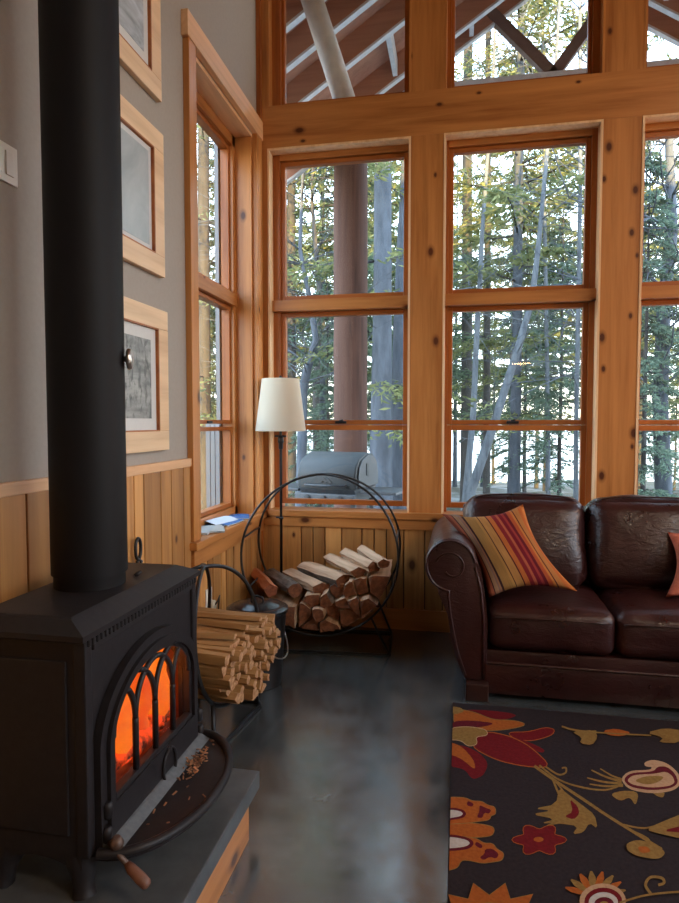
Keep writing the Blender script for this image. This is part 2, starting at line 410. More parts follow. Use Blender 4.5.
for (a, b), (g0, g1), nm in zip(OP, GL, un):
    w = thing('window_%d' % n, ((a+b)/2, YB, BT), 'fixed ' + nm, 'window', None, 'structure'); n += 1
    bm = NB(); box(bm, a, a+.012, YB-.003, YB+.15, BT, 4.55); box(bm, b-.012, b, YB-.003, YB+.15, BT, 4.55); obj('jamb', bm, M['pine_z'], w)
    bm = NB(); box(bm, a+.012, g0-.02, GY-.05, GY+.04, BT, 4.55); box(bm, g1+.02, b-.012, GY-.05, GY+.04, BT, 4.55); obj('frame', bm, M['sash_z'], w)
    vsash(w, 'x', GY, g0, g1, 3.225, 4.5, .02, .02, 1, 'fixed_sash', M['sash_z'], M['sash_x'])

# ------------------------------------------------------------------ left wall things
def art(name, c1, c2, sc, stretch, dark=None, lo=.35, hi=.65):
    k = NT(name); k.set(.35)
    co = k.obco(stretch); f = k.noise(co, sc, 6, .6, .8)
    c = k.ramp(f, [(lo, c1), (hi, c2)])
    if dark:
        f2 = k.noise(k.obco((1, 2.2, 1)), sc*2.4, 5, .65, .4)
        c = k.mix(k.ramp(f2, [(.5, (0, 0, 0)), (.62, (1, 1, 1))]), c, dark)
    k.base(c); return k.m
arts = [art('misty_print', srgb(128, 134, 138), srgb(196, 204, 212), 5, (1, 1, 2.5)), art('pale_print', srgb(150, 160, 164), srgb(178, 186, 188), 4, (1, 1, 1), None), art('forest_print', srgb(98, 102, 102), srgb(165, 166, 164), 7, (1, .7, 2.2), srgb(78, 82, 82))]
specs = [(2.551, 3.13, .09, .09, 'pale wood framed print uppermost on the left wall, cut by the top of the picture'),
         (1.846, 2.424, .045, .06, 'pale wood framed faint bluish print in the middle of the left wall column'),
         (1.133, 1.708, .085, .105, 'pale wood framed dark misty forest print, the lowest, just above the rail')]
for (z0, z1, mz, my, lab), am in zip(specs, arts):
    y0, y1 = 1.92, {2.551: 2.405, 1.846: 2.415, 1.133: 2.432}[z0]; fw = .08
    t = thing('picture_frame', (XL, (y0+y1)/2, z0), lab, 'picture', 'framed prints on the left wall')
    bm = NB()
    for q in ((y0, y1, z0, z0+fw), (y0, y1, z1-fw, z1), (y0, y0+fw, z0+fw, z1-fw), (y1-fw, y1, z0+fw, z1-fw)):
        box(bm, XL+.001, XL+.026, *q, .003)
    f = obj('frame', bm, M['frame_y'], t)
    bm = NB(); i = .005
    for q in ((y0+fw, y1-fw, z0+fw-.001, z0+fw+i), (y0+fw, y1-fw, z1-fw-i, z1-fw+.001), (y1-fw-i, y1-fw+.001, z0+fw+i, z1-fw-i), (y0+fw-.001, y0+fw+i, z0+fw+i, z1-fw-i)):
        box(bm, XL+.004, XL+.0255, *q)
    obj('rabbet', bm, M['sash_y'], f)
    bm = NB(); box(bm, XL+.006, XL+.012, y0+fw, y1-fw, z0+fw, z1-fw); obj('mat', bm, M['mat_board'], t)
    bm = NB(); box(bm, XL+.012, XL+.0135, y0+fw+my*.45, y1-fw-my*.45, z0+fw+mz*.6, z1-fw-mz*.6); obj('print', bm, am, t)
t = thing('light_switch', (XL, 1.52, 1.9), 'white wall switch plate on taupe wall left of stovepipe', 'light switch')
bm = NB(); box(bm, XL+.001, XL+.008, 1.45, 1.567, 1.905, 2.01, .003); obj('plate', bm, M['white_plastic'], t)
for y in (1.473, 1.518):
    bm = NB(); box(bm, XL+.008, XL+.012, y, y+.03, 1.925, 1.99, .002); obj('rocker', bm, M['white_plastic'], t)
t = thing('wall_outlet', (XL+.016, 2.845, .33), 'white outlet plate low on wainscot behind kindling', 'outlet')
bm = NB(); box(bm, XL+.0165, XL+.022, 2.81, 2.88, .315, .43, .002); obj('plate', bm, M['white_plastic'], t)
for z in (.345, .39):
    bm = NB(); lathe(bm, [(.016, -.003), (.016, .003)], (0, 0, 0), 16); bmesh.ops.transform(bm, matrix=Matrix.Translation((XL+.024, 2.845, z+.002)) @ Matrix.Rotation(PI/2, 4, 'Y'), verts=bm.verts); obj('socket', bm, M['mat_board'], t)
t = thing('plug', (XL+.028, 2.845, .347), 'round beige plug with black cord in the outlet', 'plug')
bm = NB(); lathe(bm, [(.024, 0), (.026, .006), (.026, .02), (.018, .026)], (0, 0, 0), 20); bmesh.ops.transform(bm, matrix=Matrix.Translation((XL+.028, 2.845, .347)) @ Matrix.Rotation(PI/2, 4, 'Y'), verts=bm.verts); obj('plug_body', bm, plain('beige_plastic', srgb(190, 180, 160), None, .4), t)
bm = NB(); tube(bm, [(XL+.052, 2.845, .35), (XL+.065, 2.85, .37), (XL+.062, 2.88, .385), (XL+.05, 2.9, .36), (XL+.04, 2.905, .25), (XL+.035, 2.92, .15), (XL+.04, 2.95, .02), (XL+.05, 3.1, .008), (XL+.06, 3.4, .008)], .004, 8); obj('cord', bm, M['cord'], t)

# papers on the stool of the left window
pm = {c: plain('paper_'+c, v, None, .6) for c, v in dict(white=srgb(196, 204, 214), grey=srgb(150, 152, 150), cream=srgb(160, 156, 148), blue=srgb(58, 104, 160), navy=srgb(38, 62, 104)).items()}
def booklet(name, x, y, z, w, l, h, rot, m, lab, bend=0, pages=None):
    t = thing(name, (x, y, z), lab, 'booklet' if h > .006 else 'paper', 'papers on the left window sill')
    Mx = Matrix.Translation((x, y, z)) @ Matrix.Rotation(R(rot), 4, 'Z')
    def sheet(z0, z1, ins):
        b = NB(); n = 10
        pr = [(-w/2+ins+(w-2*ins)*k/n, bend*math.sin(PI*k/n)) for k in range(n+1)]
        prism(b, [(u, v+z0) for u, v in pr]+[(u, v+z1) for u, v in pr[::-1]], 'y', -l/2+ins, l/2-ins, M=Mx); return b
    obj('cover', sheet(h-.0015, h, 0), m, t); obj('pages', sheet(.0005, h-.0015, .003), pages or pm['white'], t)
    return t
zt = .6945
booklet('booklet', -1.305, 2.93, zt, .15, .22, .012, 12, pm['grey'], 'grey booklet at the near end of the left window sill')
booklet('booklet', -1.232, 2.99, zt, .09, .2, .008, 24, pm['cream'], 'pale folded leaflet hanging over the sill edge beside the grey booklet', .004)
booklet('brochure', -1.30, 3.17, zt, .14, .24, .009, 4, pm['navy'], 'dark blue brochure lying under the white sheet on the sill')
booklet('letter', -1.30, 3.175, zt+.0095, .14, .21, .004, -14, pm['white'], 'white curled letter topmost of the sill papers', .016)
booklet('brochure', -1.225, 3.20, zt, .06, .2, .008, -6, pm['blue'], 'bright blue brochure by the front edge of the sill', .004)
booklet('brochure', -1.26, 3.41, zt, .12, .16, .007, 20, pm['blue'], 'blue brochure at the far end of the sill papers', .003)
# ------------------------------------------------------------------ hearth and stove
HZT = .165; HX = -.603
t = thing('hearth_pad', (-.91, 1.2, 0), 'low slate topped hearth with a pine base under the black stove', 'hearth')
bm = NB(); box(bm, XL+.03, HX, .55, 1.80, .112, HZT, .004); obj('slate_slab', bm, M['slate'], t)
bm = NB(); box(bm, XL+.04, HX-.006, .56, 1.715, 0, .1115, .002); obj('wood_base', bm, M['pine_y'], t)
SX = -.81; SY0, SY1 = 1.215, 1.80; CY_ = 1.508
stv = thing('wood_stove', (-.94, CY_, HZT), 'black cast iron wood stove with an arched glass door and a fire inside', 'stove')
BX = -1.075; ZB, ZTP = .268, .768
def arch(hw, zb, zs, zt, n=28, c=CY_):
    """outline (y, z): flat foot, straight sides, half-ellipse top"""
    pts = [(c-hw, zb)]+[(c+hw*math.cos(a), zs+(zt-zs)*math.sin(a)) for a in [PI-PI*k/n for k in range(n+1)]]+[(c+hw, zb)]
    return pts
def rect_like(pts, y0, y1, z0, z1):
    """matching points on a rectangle, for a plate with an arched hole"""
    out = []; cz = .45
    for y, z in pts:
        d = V((y-CY_, z-cz)); 
        s = min(((y1-CY_) if d.x > 0 else (CY_-y0))/max(abs(d.x), 1e-6), ((z1-cz) if d.y > 0 else (cz-z0))/max(abs(d.y), 1e-6))
        out.append((CY_+d.x*s, cz+d.y*s))
    out[0] = (y0, z0); out[-1] = (y1, z0)
    return out
bm = NB()
box(bm, BX, SX-.012, SY0, SY0+.02, ZB, ZTP); box(bm, BX, SX-.012, SY1-.02, SY1, ZB, ZTP)
box(bm, BX, BX+.02, SY0+.02, SY1-.02, ZB, ZTP); box(bm, BX+.02, SX-.012, SY0+.02, SY1-.02, ZB, ZB+.05)
box(bm, BX+.02, SX-.012, SY0+.02, SY1-.02, .745, ZTP)
for y in (SY0, SY1): # raised side panels
    s = -1 if y == SY0 else 1
    box(bm, BX+.035, SX-.045, min(y, y+s*.006), max(y, y+s*.006), ZB+.05, ZTP-.05, .003)
for y in (SY0+.012, SY1-.012): box(bm, SX-.03, SX+.002, y-.014, y+.014, ZB, ZTP, .005)
body = obj('body', bm, M['iron'], stv)
hole = arch(.205, .30, .50, .632)
bm = NB(); ringprism(bm, rect_like(hole, SY0+.02, SY1-.02, ZB, ZTP), hole, 'x', SX-.02, SX-.006); obj('front_plate', bm, M['iron'], stv)
bm = NB()
def quad(x0, x1, y0, y1, z): return [bm.verts.new(p) for p in ((x0, y0, z), (x1, y0, z), (x1, y1, z), (x0, y1, z))]
LV = [quad(BX-.01, SX+.008, SY0-.022, SY1-.002, .768), quad(BX-.02, SX+.016, SY0-.03, SY1+.002, .773), quad(BX-.02, SX+.017, SY0-.03, SY1+.002, .786), quad(BX-.01, SX-.028, SY0-.003, SY1-.052, .812), quad(BX-.004, SX-.036, SY0+.006, SY1-.06, .816)]
for A_, B_ in zip(LV, LV[1:]):
    for k in range(4): bm.faces.new((A_[k], A_[(k+1) % 4], B_[(k+1) % 4], B_[k]))
bm.faces.new(LV[0][::-1]); bm.faces.new(LV[-1])
obj('top_plate', bm, M['iron'], stv)
bm = NB()
for k in range(34):
    y = SY0+.012+k*(SY1-SY0-.024)/33; box(bm, SX-.004, SX+.008, y-.0055, y+.0055, .750, .767, .002, seg=1)
obj('bead_trim', bm, M['iron'], stv)
bm = NB(); box(bm, SX-.006, SX+.004, SY0+.03, SY1-.03, .735, .752, .003); obj('cornice', bm, M['iron'], stv)
# door: arched frame, tracery, glass
door = None
oo = arch(.265, .262, .49, .690); gi = arch(.205, .372, .50, .632)
bm = NB(); ringprism(bm, oo, gi, 'x', SX-.004, SX+.016)
o2 = arch(.24, .285, .49, .667); i2 = arch(.22, .36, .50, .645); ringprism(bm, o2, i2, 'x', SX+.012, SX+.026)
door = obj('door', bm, M['iron'], stv, smooth=30)
bm = NB(); box(bm, SX-.002, SX+.022, CY_-.21, CY_+.21, .345, .374, .005); box(bm, SX+.012, SX+.024, CY_-.2, CY_+.2, .285, .335, .006); obj('lower_panel', bm, M['iron'], door)
bm = NB(); prism(bm, arch(.206, .371, .50, .633), 'x', SX-.008, SX-.005); obj('glass', bm, M['glass'], door)
def inside(y, z):
    return ((y-CY_)/.207)**2+(max(0, z-.50)/.134)**2 <= 1.02
bm = NB(); bay = .1025; zs = .505
for m in (-1, 0, 1):
    ym = CY_+m*bay
    tube(bm, [(SX+.012, ym, .372), (SX+.012, ym, zs-.01), (SX+.012, ym, zs)], .0085, 8)
    for s in (-1, 1):
        r = bay*1.02; pts = []
        for k in range(15):
            a = R(k*90/14); y = ym+s*(r-r*math.cos(a)); z = zs+(r*1.12)*math.sin(a)
            if not inside(y, z): break
            pts.append((SX+.012, y, z))
        # carry on to the crown in a wider arc
        if len(pts) > 2: tube(bm, pts, .0075, 8)
for s in (-1, 1):
    pts = []
    for k in range(15):
        a = R(k*6.2); y = CY_+s*(.205-bay*1.02*(1-math.cos(a))); z = zs+bay*1.12*math.sin(a)
        pts.append((SX+.012, y, z))
    tube(bm, pts, .0075, 8)
obj('arched_grille', bm, M['iron'], door)
bm = NB(); rr = .044
tube(bm, [(SX+.03, CY_+.045+rr*.85*math.cos(a), .302+rr*1.05*math.sin(a)) for a in [2*PI*k/24 for k in range(24)]], .0045, 8, True); tube(bm, [(SX+.01, CY_+.045, .347), (SX+.034, CY_+.045, .349)], .007, 8)
obj('air_ring', bm, M['iron'], door)
for y, z in ((CY_-.245, .355), (CY_-.25, .30), (CY_+.262, .34), (CY_+.27, .285)):
    bm = NB(); lathe(bm, [(.006, -.02), (.011, -.015), (.012, .012), (.007, .02)], (SX+.02, y, z), 14); obj('hinge_knuckle', bm, M['iron'], door)
# door handle with its wooden grip
hb = NB(); tube(hb, [(SX+.01, 1.262, .285), (SX+.035, 1.25, .285), (SX+.055, 1.235, .28), (SX+.09, 1.225, .262)], .0065, 8); lathe(hb, [(.004, -.014), (.014, -.008), (.016, .004), (.008, .016)], (SX+.055, 1.24, .296), 16)
hd = obj('door_handle', hb, plain('bronzed_iron', srgb(74, 56, 48), srgb(96, 74, 62), .45, .3, 40), stv)
hb = NB(); tube(hb, [(SX+.088, 1.226, .263), (SX+.10, 1.222, .256), (SX+.125, 1.216, .243), (SX+.142, 1.212, .234), (SX+.147, 1.211, .231)], [.008, .0115, .013, .012, .007], 12)
obj('grip', hb, plain('turned_wood', srgb(96, 60, 46), srgb(120, 78, 58), .5, 0, 50), hd, label='turned brown wooden grip')
# ash lip
def lip(a0, a1, cx, rx, ry, n=26): return [(cx+rx*math.cos(a), CY_+ry*math.sin(a)) for a in [R(a0+(a1-a0)*k/n) for k in range(n+1)]]
bm = NB(); out = lip(-90, 90, SX+.015, .175, .28)
prism(bm, [(SX, CY_-.285)]+out+[(SX, CY_+.285)], 'z', .258, .268)
tray = obj('ash_lip', bm, M['iron'], stv)
bm = NB(); tube(bm, [(x, y, .276) for x, y in out], .0115, 10); obj('lip_rim', bm, M['iron'], tray, smooth=50)
bm = NB(); prism(bm, [(SX+.005, .268), (SX+.055, .2682), (SX+.03, .281), (SX+.005, .289)], 'y', CY_-.262, CY_+.262); obj('sloped_sill', bm, plain('lit_iron', srgb(104, 106, 108), srgb(84, 86, 88), .45, .1, 60), tray, label='sloping sill of the lip, coloured grey as if lit')  # sill tinted grey to carry the light falling on it
# short curved legs
for x, y in ((SX-.045, SY0+.04), (SX-.045, SY1-.04), (BX+.045, SY0+.04), (BX+.045, SY1-.04)):
    bm = NB(); dx = .012 if x > -.9 else -.012; dy = .012 if y > CY_ else -.012
    tube(bm, [(x-dx, y-dy, .30), (x-dx*.3, y-dy*.3, .265), (x+dx, y+dy, .22), (x+dx*1.2, y+dy*1.2, .19), (x+dx*1.6, y+dy*1.6, .166)], [.05, .043, .03, .023, .027], 14)
    obj('leg', bm, M['iron'], stv, smooth=40)
for s, y in ((-1, SY0+.006), (1, SY1-.012)):  # scalloped skirt below the sides
    bm = NB(); prism(bm, [(BX+.02, ZB+.003), (SX-.02, ZB+.003), (SX-.02, ZB-.04)]+[(SX-.02-k/12*(SX-BX-.04), ZB-.04+.03*math.sin(PI*k/12)) for k in range(1, 12)]+[(BX+.02, ZB-.04)], 'y', y-.002, y+.008); obj('skirt', bm, M['iron'], stv)
# fire: firebrick, logs, flames
brick = plain('firebrick', srgb(150, 104, 76), srgb(110, 74, 56), .9, 0, 20)
bm = NB(); box(bm, BX+.021, BX+.03, SY0+.021, SY1-.021, ZB+.052, .744); box(bm, BX+.03, SX-.03, SY0+.021, SY0+.03, ZB+.052, .744); box(bm, BX+.03, SX-.03, SY1-.03, SY1-.021, ZB+.052, .744); box(bm, BX+.03, SX-.03, SY0+.03, SY1-.03, ZB+.051, ZB+.058)
obj('firebrick_lining', bm, brick, stv)
ember = emis('glowing_ember', (1., .07, .008), 1.15, (.03, .003, .001), 22, (.42, .58))
flame_m = emis('flame', (1., .17, .008), 1.1, (.8, .06, .004), 7, (.35, .6))
for k, (x, y, z, l, r_, rot, lab) in enumerate(((-.885, 1.40, .366, .26, .026, 82, 'glowing burning log at the near side of the firebox'), (-.875, 1.60, .366, .24, .028, 96, 'glowing burning log at the far side of the firebox'), (-.95, 1.51, .418, .3, .027, 74, 'burning log lying on top of the two others in the fire'))):
    bm = NB(); a = R(rot); d = V((math.cos(a), math.sin(a), .05 if k == 2 else 0)); n = 8
    tube(bm, [V((x, y, z))+d*(l*(i/n-.5)) for i in range(n+1)], [r_*(1+.12*noise.noise(V((k*3, i*.7, 0)))) for i in range(n+1)], 12)
    o = obj('burning_log', bm, ember, None, (x, y, z)); tag(o, lab, 'log', 'burning logs in the stove')
fl = thing('fire', (-.96, CY_, .345), 'orange flames and red coals behind the arched stove glass', 'fire')
for k in range(13):
    bm = NB(); y = CY_-.21+k*.036; h = .26+.06*rng.random(); x = -1.02+.062*(k % 3); n = 9
    tube(bm, [(x+.012*math.sin(i*1.3+k), y+.012*math.sin(i*.9+k*2), .35+h*i/n) for i in range(n+1)], [.042*math.sin(PI*(.28+.72*i/n))**.8+.002 for i in range(n+1)], 12)
    obj('flame', bm, flame_m, fl, smooth=60)
bm = NB()
for k in range(60):
    p = V((rng.uniform(-1.0, SX-.05), rng.uniform(CY_-.2, CY_+.2), .352)); s = rng.uniform(.008, .02)
    box(bm, p.x-s, p.x+s, p.y-s, p.y+s, p.z-.004, p.z+s*.9, s*.4, seg=1)
tag(obj('coal_bed', bm, ember, fl), kind='stuff')
# bark chips on the ash lip
bm = NB()
for k in range(95):
    if k < 80: p = V((SX+.075+rng.gauss(0, .012), CY_+.12+rng.gauss(0, .045), .2685+rng.random()*.010))
    else: p = V((SX+.05+rng.random()*.12, CY_-.16+rng.random()*.33, .2688))
    l, w = rng.uniform(.003, .010), rng.uniform(.0012, .003)
    box(bm, -l, l, -w, w, -.0008, .0008, M=Matrix.Translation(p) @ Matrix.Rotation(rng.uniform(0, 6.3), 4, 'Z') @ Matrix.Rotation(rng.uniform(-.5, .5), 4, 'Y'))
tag(obj('bark_chips', bm, wood('bark_chips', srgb(176, 128, 96), srgb(92, 60, 44), 'x', .8, .6, knots=False), None, (SX+.07, CY_+.09, .268)), 'scattered brown bark chips lying on the ash lip of the stove', 'wood chips', None, 'stuff')

# ------------------------------------------------------------------ stovepipe
PX_, PY_, PR = -.972, 1.49, .0965
sp = thing('stovepipe', (PX_, PY_, .816), 'tall matte black stovepipe rising from the stove to the ceiling', 'stovepipe')
bm = NB(); lathe(bm, [(PR-.006, .0005), (PR-.006, .03), (PR-.004, .045)], (PX_, PY_, .816), 48); obj('collar', bm, M['pipe'], sp, smooth=30)
bm = NB(); lathe(bm, [(PR, .035), (PR, ZC-.816-.001)], (PX_, PY_, .816), 56); obj('pipe', bm, M['pipe'], sp, smooth=30)
bm = NB(); lathe(bm, [(PR+.0005, 1.9), (PR+.004, 1.905), (PR+.004, 1.935), (PR+.0005, 1.94)], (PX_, PY_, .816), 56, cap=False); obj('joint_band', bm, M['pipe'], sp)
dk = NB(); lathe(dk, [(.004, -.012), (.007, -.01), (.0075, .004), (.026, .008), (.029, .013), (.026, .019), (.015, .022), (.006, .0235)], (0, 0, 0), 24)
bmesh.ops.transform(dk, matrix=Matrix.Translation((PX_+PR*.92, PY_+PR*.38, 1.418)) @ Matrix.Rotation(R(22), 4, 'Z') @ Matrix.Rotation(PI/2, 4, 'Y'), verts=dk.verts)
obj('damper_knob', dk, M['nickel'], sp, label='brushed metal damper knob')
bm = NB(); tube(bm, [(-.895, 1.585, .817), (-.89, 1.59, .822), (-.882, 1.598, .828)], [.006, .007, .005], 8); obj('collar_screw', bm, M['iron'], sp)
# looped poker behind the stove
bm = NB(); y0 = 2.14; x0 = -1.193
loop = [(x0, y0+.02*math.sin(2*PI*k/20), .770-.04*math.cos(2*PI*k/20)) for k in range(1, 20)]
tube(bm, [(x0, y0-.01, .002), (x0, y0-.006, .3), (x0, y0-.002, .6), (x0, y0, .70), (x0, y0-.007, .722)]+loop+[(x0+.009, y0+.007, .722), (x0+.009, y0-.005, .70), (x0+.002, y0-.008, .685)], .0065, 8)
tag(obj('fire_poker', bm, M['steel_black'], None, (x0, y0, 0)), 'black poker with a twisted loop handle standing by the wall behind the stove', 'poker')

# ------------------------------------------------------------------ hoop racks
def rack_frame(c, th):
    cs, sn = math.cos(R(th)), math.sin(R(th))
    return lambda u, v, w: V((c[0]+u*cs-v*sn, c[1]+u*sn+v*cs, w))
def hoop_rack(name, lab, P, org, Rr, zc, off, tr, foot_u, foot_v, brace_a, leg_a):
    t = thing(name, org, lab, 'log rack')
    def pv(a):
        w = (1+math.sin(a))/2
        return off*math.sqrt(max(0, 1-w**2.6))+tr*.9
    for s in (-1, 1):
        bm = NB(); n = 72
        tube(bm, [P(Rr*math.cos(2*PI*k/n), s*pv(2*PI*k/n), zc+Rr*math.sin(2*PI*k/n)) for k in range(n)], tr, 8, True); obj('hoop', bm, M['steel_black'], t)
    for a in brace_a:
        a = R(a); bm = NB(); tube(bm, [P(Rr*math.cos(a), s*pv(a), zc+Rr*math.sin(a)) for s in (-1, 0, 1)], tr*.8, 8); obj('brace', bm, M['steel_black'], t)
    bm = NB(); e = .03; pts = []
    for su, sv in ((1, 1), (-1, 1), (-1, -1), (1, -1)):
        for k in range(5):
            aa = R(90*k/4+{(1, 1): 0, (-1, 1): 90, (-1, -1): 180, (1, -1): 270}[(su, sv)])
            pts.append(P(su*(foot_u-e)+e*math.cos(aa), sv*(foot_v-e)+e*math.sin(aa), tr+.0005))
    tube(bm, pts, tr, 8, True); obj('floor_frame', bm, M['steel_black'], t)
    for a in leg_a:
        a = R(a)
        for s in (-1, 1):
            bm = NB(); u = Rr*math.cos(a)
            tube(bm, [P(u, s*pv(a), zc+Rr*math.sin(a)), P(u+(math.copysign(foot_u, u)-u)*.5, s*(pv(a)+foot_v)/2, (zc+Rr*math.sin(a))*.5), P(math.copysign(foot_u, u), s*(foot_v-.02), tr)], tr, 8); obj('leg', bm, M['steel_black'], t)
    return t
def split_mats(pre, lt, dk, end_l, end_d, bark_l, bark_d):
    a = wood(pre+'_split', lt, dk, 'y', .75, .35, knots=False, grain=1.6)
    b = plain(pre+'_end', end_l, end_d, .85, 0, 60, .3, .002)
    c = plain(pre+'_bark', bark_l, bark_d, .9, 0, 30, .8, .006, (1, .35, 1))
    return [a, b, c]
LM = split_mats('firewood', srgb(206, 178, 150), srgb(150, 112, 84), srgb(140, 88, 58), srgb(92, 54, 34), srgb(128, 118, 108), srgb(62, 52, 46))
KM = split_mats('kindling', srgb(176, 136, 88), srgb(136, 94, 54), srgb(196, 150, 108), srgb(140, 96, 62), srgb(150, 110, 70), srgb(110, 76, 46))
def stick(name, poly, P, th, v0, v1, mats, bark, label, cat, group, jit=.004, seed=0, tw=0, org_w=None):
    """a split log: an irregular cross-section (u, w) carried along the rack's depth v"""
    cu = sum(p[0] for p in poly)/len(poly); cw = sum(p[1] for p in poly)/len(poly)
    bm = NB(); n = 6; rings = []
    # add a midpoint on every edge so that the faces can be rough
    pp = []
    for i, p in enumerate(poly):
        q = poly[(i+1) % len(poly)]; pp += [p, ((p[0]+q[0])/2, (p[1]+q[1])/2)]
    for k in range(n+1):
        v = v0+(v1-v0)*k/n; row = []
        for i, (u, w) in enumerate(pp):
            j = noise.noise_vector(V((seed*3.1+i*1.7, k*.9, 0)))*jit
            row.append(bm.verts.new(V((u+j.x-abs(j.x)*0, v+(j.y*1.5 if k in (0, n) else 0), w+j.z))))
        rings.append(row)
    m = len(pp)
    for k in range(n):
        for i in range(m):
            f = bm.faces.new((rings[k][i], rings[k][(i+1) % m], rings[k+1][(i+1) % m], rings[k+1][i])); f.material_index = 2 if (i//2) in bark else 0
    for q in (rings[0][::-1], rings[-1]):
        f = bm.faces.new(q); f.material_index = 1
    # local frame: u, v, w around the stick's own middle
    vm = (v0+v1)/2
    bmesh.ops.translate(bm, vec=(-cu, -vm, -cw), verts=bm.verts)
    o = obj(name, bm, mats); o.location = P(cu, vm, cw); o.rotation_euler = (0, 0, R(th+tw))
    return tag(o, label, cat, group)
# the big ring of firewood
BC = (-.752, 3.40); BTH = 4; BR, BZ = .426, .53
P = rack_frame(BC, BTH)
hoop_rack('firewood_ring', 'large black steel ring rack holding split firewood by the corner window', P, (*BC, 0), BR, BZ, .20, .0065, .38, .18, (12, 168, 205, 335, 270), (228, 312))
Rin = BR-.028; pts = []; zrow = BZ-Rin+.035; row = 0
def top_w(u): return .30+.33*max(0, u+.1)-.08*max(0, -u-.1)+.02*math.sin(u*9)
while zrow < .5:
    u = -Rin+(.04 if row % 2 else .075)
    while u < Rin:
        uu, ww = u+rng.uniform(-.018, .018), zrow+rng.uniform(-.016, .016)
        if uu**2+(ww-BZ)**2 < (Rin-.03)**2 and ww < top_w(uu)-.02: pts.append((uu, ww))
        u += .074
    zrow += .062; row += 1
bound = [(Rin*math.cos(R(a)), BZ+Rin*math.sin(R(a))) for a in range(180, 361, 6)]
bound = [p for p in bound]+[(Rin, BZ)]
# close the pile along its sloping top
tp = [(Rin-.01-(2*Rin-.02)*k/16) for k in range(17)]
ghost = [(u, 2*top_w(u)-w) for u, w in pts if top_w(u)-w < .09]
allp = pts+ghost
cl = cells(allp, bound)
nlog = 0
for i, (p, poly) in enumerate(zip(pts, cl)):
    if not poly: continue
    c = (sum(q[0] for q in poly)/len(poly), sum(q[1] for q in poly)/len(poly))
    poly = [(c[0]+(q[0]-c[0])*.88, c[1]+(q[1]-c[1])*.88) for q in poly]
    if max((q[0]-c[0])**2+(q[1]-c[1])**2 for q in poly) < .0006: continue
    top = p[1] > top_w(p[0])-.085
    d = rng.uniform(-.05, .045); nb = len(poly)
    bark = {rng.randrange(nb)} if rng.random() < .4 else set()
    stick('firewood_log', poly, P, BTH, -.205+d, .205+d, LM, bark, 'split firewood log among those packed inside the black steel ring', 'log', 'split logs packed in the ring rack', .008, i)
    nlog += 1
def wedge(w, h, k=5, seed=1):
    r2 = random.Random(seed); return [(w/2*math.cos(a)*r2.uniform(.85, 1.1), h/2*math.sin(a)*r2.uniform(.85, 1.1)) for a in [2*PI*i/k+.4 for i in range(k)]]
tops = [(-.35, .335, .085, .075, 5, 20, {9}, 'reddish split log lying leftmost on the firewood, beside the bucket lid'),
        (-.235, .338, .09, .085, 8, 26, set(range(8)), 'round log with dark furrowed bark lying left on the firewood'),
        (-.11, .345, .12, .07, 6, 30, {3}, 'pale split log lying in front of the broad slab on the firewood'),
        (.0, .395, .15, .075, 5, 36, {2}, 'broad pale slab with a dark end at the top middle of the firewood'),
        (.115, .448, .10, .06, 5, 24, set(), 'crooked pale log lying behind the broad slab'),
        (.20, .478, .09, .06, 5, 22, set(), 'pale split log topmost on the right of the firewood'),
        (.275, .50, .08, .055, 5, 15, set(), 'whitish split log at the far right end of the firewood')]
for i, (u, w, ww, hh, k, tw, bark, lab) in enumerate(tops):
    poly = [(u+a, w+b) for a, b in wedge(ww, hh, k, i+3)]
    stick('firewood_log', poly, P, BTH, -.2, .19, LM if i else split_mats('red_log', srgb(190, 120, 82), srgb(140, 78, 50), srgb(150, 86, 56), srgb(112, 60, 38), srgb(120, 80, 60), srgb(80, 50, 40)), bark, lab, 'log', 'loose logs on top of the ring rack', .007, 90+i, tw+7)

# the small hoop of kindling
KC = (-1.035, 2.37); KTH = 84; KR, KZ = .27, .385
P2 = rack_frame(KC, KTH)
hoop_rack('kindling_hoop', 'small black steel hoop rack of kindling standing between stove and lidded bucket', P2, (*KC, 0), KR, KZ, .125, .0085, .215, .165, (205, 335), (232, 308))
Rk = KR-.014; pts = []; z = KZ-Rk+.02; row = 0
while z < .40:
    u = -Rk+(.01 if row % 2 else .028)
    while u < Rk:
        uu, ww = u+rng.uniform(-.009, .009), z+rng.uniform(-.008, .008)
        if uu**2+(ww-KZ)**2 < (Rk-.014)**2: pts.append((uu, ww))
        u += .037
    z += .031; row += 1
bound = [(Rk*math.cos(R(a)), KZ+Rk*math.sin(R(a))) for a in range(168, 373, 5)]
ghost = [(u, 2*.405-w) for u, w in pts if w > .35]
for i, (p, poly) in enumerate(zip(pts, cells(pts+ghost, bound))):
    if not poly: continue
    c = (sum(q[0] for q in poly)/len(poly), sum(q[1] for q in poly)/len(poly))
    f = rng.uniform(.78, .9); poly = [(c[0]+(q[0]-c[0])*f, c[1]+(q[1]-c[1])*f) for q in poly]
    d = rng.uniform(-.05, .02)
    stick('kindling_stick', poly, P2, KTH, -.205+d, .19+d, KM, set(), 'thin split kindling stick bundled in the small black hoop', 'kindling', 'kindling sticks in the small hoop', .003, i+200, rng.uniform(-4, 4))
for i, (u, w, tw, lab) in enumerate(((-.13, .418, 8, 'reddish kindling stick topmost at the near side of the kindling'), (.02, .420, -5, 'long kindling stick lying across the top of the kindling'), (.12, .416, 4, 'kindling stick topmost at the far side of the kindling'))):
    stick('kindling_stick', [(u+a, w+b) for a, b in wedge(.036, .026, 4, i+40)], P2, KTH, -.2, .2, KM, set(), lab, 'kindling', 'loose sticks on top of the kindling', .002, i+300, tw)

